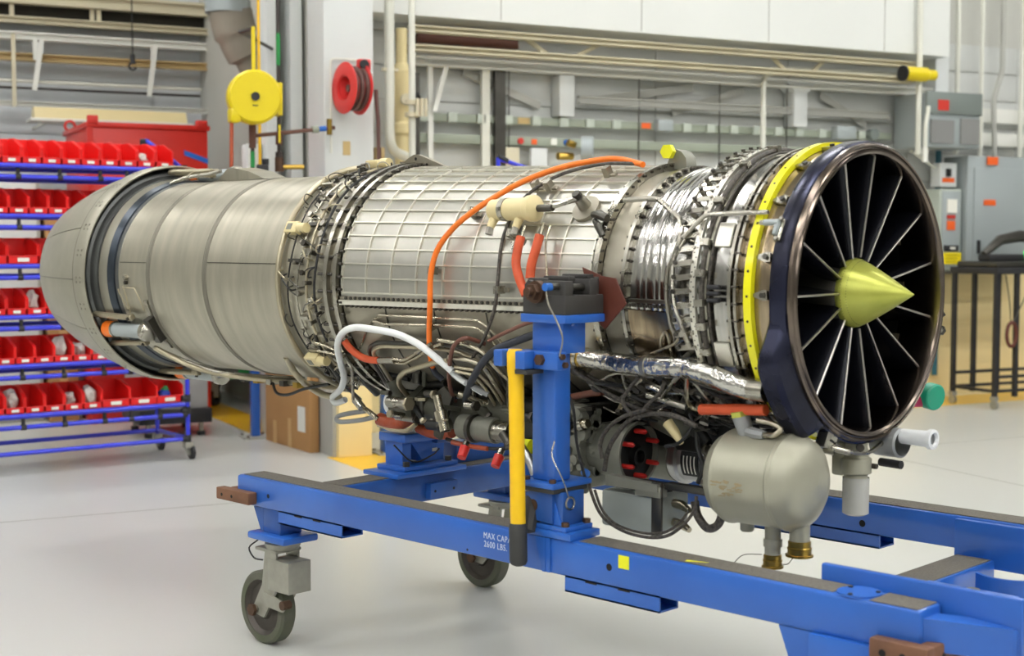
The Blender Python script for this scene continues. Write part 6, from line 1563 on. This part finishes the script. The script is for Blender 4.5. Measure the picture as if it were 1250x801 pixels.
G('motor_body', MB().cyl((-1.36, -0.25, 0.80), (-1.20, -0.25, 0.80), 0.042, n=24), 'gearbox_grey')
G('motor_body', MB().cyl((-1.20, -0.25, 0.80), (-1.13, -0.25, 0.80), 0.036, n=24), 'steel')
G('motor_cap', MB().cyl((-1.30, -0.26, 0.80), (-1.285, -0.26, 0.80), 0.047, n=24), 'steel_dark')
G('end_bracket', MB().prism([(-1.47, -0.28, 0.76), (-1.47, -0.28, 0.90), (-1.42, -0.28, 0.93), (-1.38, -0.28, 0.90), (-1.44, -0.28, 0.75)], (0, 0.012, 0)), 'steel_dark')
G('pump_nozzle', MB().rev([(0, 0.014), (0.05, 0.014), (0.052, 0.022), (0.085, 0.022), (0.09, 0.017), (0.12, 0.017)], (-1.40, -0.33, 0.905), (0.35, 0, -1), 16), 'pipe_steel')
for p, d in (((-1.32, -0.27, 0.755), (0.2, -0.6, -0.75)), ((-1.16, -0.27, 0.745), (0.1, -0.6, -0.8))):
    P, D = Vector(p), Vector(d).normalized()
    c = G('drain_fitting', MB().cyl(P, P+D*0.03, 0.012, n=12), 'steel')
    put('red_cap', MB().cyl(P+D*0.022, P+D*0.062, 0.017, 0.015, n=16), 'red_plastic', c, label='red plastic dust cap')
G('yellow_drain', MB().cyl((-1.06, -0.30, 0.775), (-1.0, -0.30, 0.775), 0.022, n=16), 'neon_yellow')
G('drain_elbow', MB().tube(fillet([(-1.02, -0.34, 0.79), (-0.97, -0.34, 0.74), (-0.95, -0.34, 0.70)], 0.02), 0.014, 12), 'alu_silver')
ng = random.Random(11)
for i in range(26):
    x = -1.75 + 0.95*ng.random(); z = 0.80 + 0.13*ng.random(); y = -0.31 + 0.08*ng.random()
    q = 0.008 + 0.014*ng.random(); L = 0.03 + 0.07*ng.random()
    d = ng.choice([Vector((1, 0, 0)), Vector((0, 0, 1)), Vector((0, -1, 0.2)), Vector((0.7, 0, -0.7))]).normalized()
    o = G('accessory_fitting', MB().cyl((x, y, z), Vector((x, y, z))+d*L, q, n=12), ng.choice(['gearbox_olive', 'steel_dark', 'gearbox_black', 'steel']))
    put('fitting_nut', MB().hex(Vector((x, y, z))+d*L, d, q*1.25, 0.010), ng.choice(['bolt_steel', 'bolt_dark', 'pipe_tan']), o, ang=0)

# front gearbox, right of the post
gb = G('accessory_gearbox', MB().box(-0.92, -0.80, -0.30, 0.05, 0.66, 0.92, 0.02).box(-0.95, -0.84, -0.33, -0.2, 0.84, 0.93, 0.015), 'gearbox_grey')
for i in range(16):
    x = -0.87 + 0.10*ng.random(); z = 0.68 + 0.24*ng.random(); h = 0.012+0.03*ng.random()
    o = put('casting_boss', MB().cyl((x, -0.30, z), (x, -0.315-h*0.4, z), 0.010+0.012*ng.random(), n=12), 'gearbox_grey', gb)
for i in range(10):
    y = -0.32 + 0.10*ng.random(); z = 0.67 + 0.25*ng.random(); q = 0.010+0.012*ng.random()
    put('casting_boss', MB().cyl((-0.81, y, z), (-0.775, y, z), q, n=12), 'gearbox_grey', gb)
put('casting_rib', MB().box(-0.80, -0.785, -0.30, -0.15, 0.70, 0.72), 'gearbox_grey', gb)
put('casting_rib', MB().box(-0.80, -0.785, -0.30, -0.15, 0.84, 0.86), 'gearbox_grey', gb)
cn = G('wiring_plug', MB().tube([(-0.80, -0.33, 0.85), (-0.765, -0.34, 0.87), (-0.735, -0.34, 0.875)], [0.012, 0.016, 0.014], 12), 'pipe_steel')
put('plug_ring', MB().cyl((-0.765, -0.34, 0.868), (-0.752, -0.34, 0.872), 0.019, n=14), 'steel', cn)
# round starter pad with red plugs, facing the front
pc = Vector((-0.655, -0.20, 0.780))
pad = G('starter_pad', MB().rev([(-0.16, 0.05), (-0.16, 0.075), (-0.04, 0.083), (-0.012, 0.094), (0.0, 0.094), (0.0, 0.086), (-0.02, 0.084), (-0.022, 0.02), (-0.022, 0.0005)], pc, (1, 0, 0), 40), 'gearbox_grey')
put('pad_face', MB().cyl(pc+Vector((-0.021, 0, 0)), pc+Vector((-0.016, 0, 0)), 0.083, n=36), 'gearbox_black', pad)
put('pad_socket', MB().rev([(0, 0.02), (0, 0.032), (0.022, 0.030), (0.022, 0.02)], pc+Vector((-0.017, 0, -0.01)), (1, 0, 0), 24, closed=True), 'gearbox_black', pad)
for i in range(6):
    a = radians(90 + 60*i)
    c = pc + Vector((-0.017, 0.066*cos(a), 0.066*sin(a)))
    put('red_plug', MB().rev([(0, 0.0075), (0.038, 0.0075), (0.044, 0.004), (0.045, 0.0003)], c, (1, 0, 0), 14), 'red_plastic', pad, label='red plastic plug')
# silver generator next to it
ge = G('generator', MB().rev([(-0.06, 0.07), (0.0, 0.075), (0.10, 0.075), (0.105, 0.080), (0.12, 0.080), (0.125, 0.070), (0.22, 0.068), (0.235, 0.055), (0.24, 0.02)], (-0.72, -0.03, 0.755), (1, 0, 0), 36), 'alu_silver')
put('generator_skirt', MB().rev([(-0.05, 0.077), (0.09, 0.077), (0.098, 0.060)], (-0.72, -0.03, 0.755), (1, 0, 0), 36), 'gearbox_grey', ge)
pl = put('rating_plate', MB().rev([(0.140, 0.0690), (0.140, 0.0702), (0.205, 0.0702), (0.205, 0.0690)], (-0.72, -0.03, 0.755), (1, 0, 0), 10, closed=True, a0=-25, a1=40), 'gearbox_black', ge, label='black rating plate')
for i in range(4):
    put('plate_line', MB().rev([(0.150+0.013*i, 0.0700), (0.150+0.013*i, 0.0706), (0.154+0.013*i, 0.0706), (0.154+0.013*i, 0.0700)], (-0.72, -0.03, 0.755), (1, 0, 0), 8, closed=True, a0=-14, a1=32), 'card_white', ge)
for i in range(4):
    z = 0.80 - 0.035*i
    c = G('sensor_plug', MB().tube([(-0.49, -0.10, z), (-0.45, -0.13, z), (-0.40, -0.16, z-0.005)], [0.016, 0.014, 0.008], 12), ['steel', 'hose_navy', 'steel', 'pipe_steel'][i])
    put('plug_ring', MB().cyl((-0.475, -0.11, z), (-0.462, -0.12, z), 0.020, n=14), 'steel', c)
G('accessory_body', MB().rev([(-0.02, 0.04), (0, 0.055), (0.10, 0.055), (0.12, 0.03), (0.13, 0.001)], (-0.60, -0.16, 0.905), (0.9, -0.2, -0.2), 24), 'gearbox_olive')
G('accessory_body', MB().rev([(0, 0.03), (0.06, 0.03), (0.065, 0.015), (0.11, 0.012)], (-0.52, -0.14, 0.90), (0.7, -0.1, -0.6), 20), 'gearbox_black')
G('yellow_plug', MB().tube([(-0.465, -0.31, 0.90), (-0.44, -0.31, 0.876), (-0.415, -0.31, 0.845)], [0.016, 0.014, 0.008], 12), 'cream_paint')
G('gearbox_body', MB().box(-0.78, -0.35, -0.10, 0.22, 0.78, 0.90, 0.02), 'gearbox_black')
G('belly_shield', LA([(-0.72, 0.345), (-0.20, 0.385)], 24, False, -100, -48), 'gearbox_black')
for i in range(44):
    x = -0.80 + 0.56*ng.random(); ph_ = -30 - 38*ng.random(); rr = 0.40 + 0.03*ng.random()
    x2 = x + 0.06 + 0.12*ng.random(); p2 = ph_ + 16*(ng.random()-0.5)
    G('harness_lead', MB().tube(spline([EP(x, ph_, rr), EP((x+x2)/2, (ph_+p2)/2 + 4*(ng.random()-0.5), rr+0.015), EP(x2, p2, rr)], 4), ng.choice([0.003, 0.004, 0.0055]), 6), ng.choice(['wire_black', 'braid_dark', 'steel', 'steel_dark', 'wire_black']))
for i in range(14):
    x = -0.78 + 0.52*ng.random(); ph_ = -32 - 30*ng.random()
    o = G('accessory_fitting', MB().cyl(EP(x, ph_, 0.385), EP(x, ph_, 0.43), 0.012, n=12), ng.choice(['steel', 'steel_dark', 'pipe_tan']))
    put('fitting_nut', MB().hex(EP(x, ph_, 0.43), EP(x, ph_, 1)-EP(x, ph_, 0), 0.015, 0.010), ng.choice(['bolt_steel', 'bolt_dark']), o, ang=0)
# control box hung under the gearbox
cb = G('control_box', MB().box(-0.680, -0.470, -0.345, -0.20, 0.583, 0.690, 0.010), 'alu_box', label='grey green electronic control box')
put('strap', MB().box(-0.490, -0.455, -0.350, -0.340, 0.578, 0.735, 0.002), 'steel_dark', cb)
put('strap_hook', MB().box(-0.545, -0.455, -0.356, -0.320, 0.690, 0.722, 0.003), 'gearbox_grey', cb)
put('mount_bar', MB().prism([(-0.65, -0.36, 0.705), (-0.65, -0.36, 0.738), (-0.46, -0.36, 0.728), (-0.46, -0.36, 0.708)], (0, 0.03, 0)), 'gearbox_grey', cb)
put('mount_bar', MB().box(-0.45, -0.22, -0.34, -0.31, 0.715, 0.735, 0.002), 'steel_dark', cb)
for z in (0.665, 0.610):
    put('box_plug', MB().tube([(-0.47, -0.27, z), (-0.435, -0.28, z), (-0.40, -0.29, z-0.01)], [0.013, 0.014, 0.008], 12), 'pipe_steel', cb)
put('box_foot', MB().box(-0.66, -0.50, -0.30, -0.24, 0.690, 0.715), 'gearbox_black', cb)
put('blue_clip', MB().cyl((-0.695, -0.40, 0.742), (-0.68, -0.41, 0.742), 0.012, n=12), 'blue_cap', cb)

# ---- oil tank ------------------------------------------------------------------------
tc = Vector((-0.262, -0.30, 0.775)); TR = 0.126
tk = G('oil_tank', MB().rev([(-0.030, 0.0008), (-0.029, 0.04), (-0.020, 0.085), (-0.004, 0.112), (0.012, TR-0.006), (0.020, TR), (0.026, TR+0.003), (0.032, TR), (0.036, TR-0.001), (0.195, TR-0.001), (0.200, TR+0.003), (0.212, TR+0.003), (0.218, TR-0.003), (0.245, 0.112), (0.262, 0.088), (0.274, 0.052), (0.279, 0.0008)], tc, (1, 0, 0.02), 64), 'tank_grey', label='matt grey oil tank with domed end')
rs = MB()
for i in range(26):
    x = -0.225 + 0.09*ng.random(); a = radians(-2 + 18*(ng.random()-0.5) - 8*ng.random())
    p = Vector((x, tc.y-(TR+0.0002)*cos(a), tc.z+(TR+0.0002)*sin(a)))
    rs.obox(p, Vector((0.004+0.008*ng.random(), 0, 0.003*(ng.random()-0.5))), Vector((0, 0.0004, 0)), Vector((0, 0, 0.0008+0.0012*ng.random())))
put('rust_scratches', rs, 'tank_rust', tk, kind='stuff', ang=0)
put('filler_neck', MB().cyl((-0.185, -0.325, 0.885), (-0.200, -0.335, 0.945), 0.020, 0.024, n=16), 'grey_plastic', tk)
put('filler_base', MB().obox(Vector((-0.185, -0.325, 0.890)), Vector((0.034, 0, 0)), Vector((0, 0.026, 0.008)), Vector((0, -0.002, 0.006)), 0.003), 'grey_plastic', tk)
put('filler_cap', MB().hex((-0.199, -0.335, 0.944), (-0.2, -0.14, 1), 0.028, 0.014), 'nose_cone', tk)
put('union', MB().tube([(-0.18, -0.335, 0.905), (-0.15, -0.345, 0.903), (-0.115, -0.35, 0.902)], [0.012, 0.016, 0.012], 8), 'grey_plastic', tk)
put('union_pipe', MB().tube(fillet([(-0.115, -0.35, 0.902), (-0.075, -0.36, 0.905), (-0.060, -0.35, 0.925), (-0.095, -0.345, 0.935), (-0.14, -0.345, 0.938)], 0.03, 5), 0.0075, 10), 'pipe_steel', tk)
put('drain_boss', MB().rev([(0, 0.015), (0.005, 0.019), (0.07, 0.021)], (-0.200, -0.30, 0.628), (0, 0, 1), 20), 'tank_grey', tk)
put('outlet', MB().cyl((-0.118, -0.30, 0.665), (-0.118, -0.30, 0.578), 0.0215, n=20), 'tank_grey', tk)
put('outlet_collar', MB().rev([(0, 0.022), (0.0, 0.025), (0.02, 0.025), (0.02, 0.022)], (-0.118, -0.30, 0.600), (0, 0, 1), 20), 'tank_grey', tk)
put('brass_cap', MB().rev([(0, 0.001), (0, 0.029), (0.005, 0.029), (0.006, 0.025), (0.016, 0.025), (0.017, 0.026), (0.022, 0.026), (0.023, 0.024), (0.034, 0.024), (0.036, 0.021)], (-0.118, -0.30, 0.543), (0, 0, 1), 24), 'brass', tk)
put('outlet', MB().cyl((-0.045, -0.285, 0.690), (-0.045, -0.285, 0.622), 0.027, n=20), 'tank_grey', tk)
put('brass_cap', MB().rev([(0, 0.001), (0, 0.036), (0.005, 0.036), (0.006, 0.031), (0.018, 0.031), (0.019, 0.032), (0.024, 0.032), (0.026, 0.030), (0.040, 0.030), (0.042, 0.026)], (-0.045, -0.285, 0.582), (0, 0, 1), 24), 'brass', tk)
put('lock_wire', MB().tube(spline([(-0.145, -0.31, 0.575), (-0.19, -0.33, 0.57), (-0.215, -0.34, 0.545)], 4), 0.0012, 5), 'steel_dark', tk)
put('lock_wire', MB().tube(spline([(-0.09, -0.30, 0.556), (-0.07, -0.30, 0.56), (-0.055, -0.30, 0.578)], 4), 0.0012, 5), 'steel_dark', tk)
G('tank_strap', LA([(-0.12, 0.40), (-0.12, 0.408), (-0.06, 0.408), (-0.06, 0.40)], 12, True, -75, -50), 'band_yellow')
# ---- valve, motor and caps below the inlet -----------------------------------------------
fv = G('filter_valve', MB().rev([(0.0, 0.032), (0.10, 0.032), (0.105, 0.042), (0.145, 0.042), (0.15, 0.034), (0.18, 0.030), (0.195, 0.034), (0.205, 0.030)], (-0.048, 0.0, 0.665), (0, 0, 1), 28), 'tank_grey')
put('filter_bowl', MB().rev([(-0.008, 0.001), (-0.006, 0.024), (0.0, 0.036), (0.10, 0.0365)], (-0.048, 0.0, 0.657), (0, 0, 1), 28), 'filter_glass', fv)
put('valve_screw', MB().cyl((-0.020, -0.030, 0.845), (-0.014, -0.036, 0.845), 0.011, n=12), 'bolt_dark', fv)
put('valve_side', MB().box(-0.11, -0.07, -0.03, 0.05, 0.76, 0.865, 0.008), 'tank_grey', fv)
put('valve_bolt', MB().hex((-0.015, 0.02, 0.79), (1, 0, 0), 0.008, 0.02), 'bolt_dark', fv)
mo = G('inlet_motor', MB().rev([(-0.06, 0.025), (-0.05, 0.042), (0.03, 0.042), (0.035, 0.036)], (-0.01, 0.13, 0.845), (1, -0.15, 0), 24), 'grey_plastic')
put('white_tube', MB().rev([(0.02, 0.021), (0.105, 0.023), (0.105, 0.028), (0.118, 0.028), (0.120, 0.020), (0.112, 0.016)], (0.0, 0.13, 0.865), (1, -0.05, 0.0), 24), 'white_plastic', mo)
put('motor_plug', MB().cyl((-0.03, 0.10, 0.79), (0.04, 0.09, 0.79), 0.012, n=12), 'joint_black', mo)
G('drip_pipe', MB().tube(spline([EP(-0.03, -66, 0.425), EP(-0.02, -78, 0.435), EP(-0.02, -92, 0.44), EP(-0.02, -104, 0.43)], 5), 0.006, 8), 'steel')
G('lip_coupler', MB().rev([(0, 0.012), (0.0, 0.019), (0.03, 0.019), (0.03, 0.010), (0.07, 0.009)], EP(-0.045, -67, 0.44), (1, 0.4, -0.2), 16), 'steel')
gc = G('dust_cap', MB().rev([(0, 0.0008), (0.0, 0.036), (0.004, 0.040), (0.032, 0.040), (0.036, 0.034)], (-0.045, 0.45, 0.942), (-0.55, 0.15, 0.06), 32), 'neon_green', label='teal green dust cap beside the inlet')
put('pink_stem', MB().cyl((-0.06, 0.45, 0.940), (-0.16, 0.42, 0.93), 0.026, n=20), 'pink_plastic', gc)
sf = G('side_sensor', MB().cyl(EP(-0.02, 196, 0.405), EP(-0.02, 196, 0.435), 0.012, n=12), 'steel')
put('sensor_nut', MB().hex(EP(-0.02, 196, 0.430), EP(0, 196, 1)-EP(0, 196, 0), 0.015, 0.012), 'bolt_dark', sf)
put('sensor_lead', MB().tube([EP(-0.03, 193, 0.41), EP(-0.01, 190, 0.425), EP(-0.02, 187, 0.405)], 0.006, 8), 'wire_black', sf)
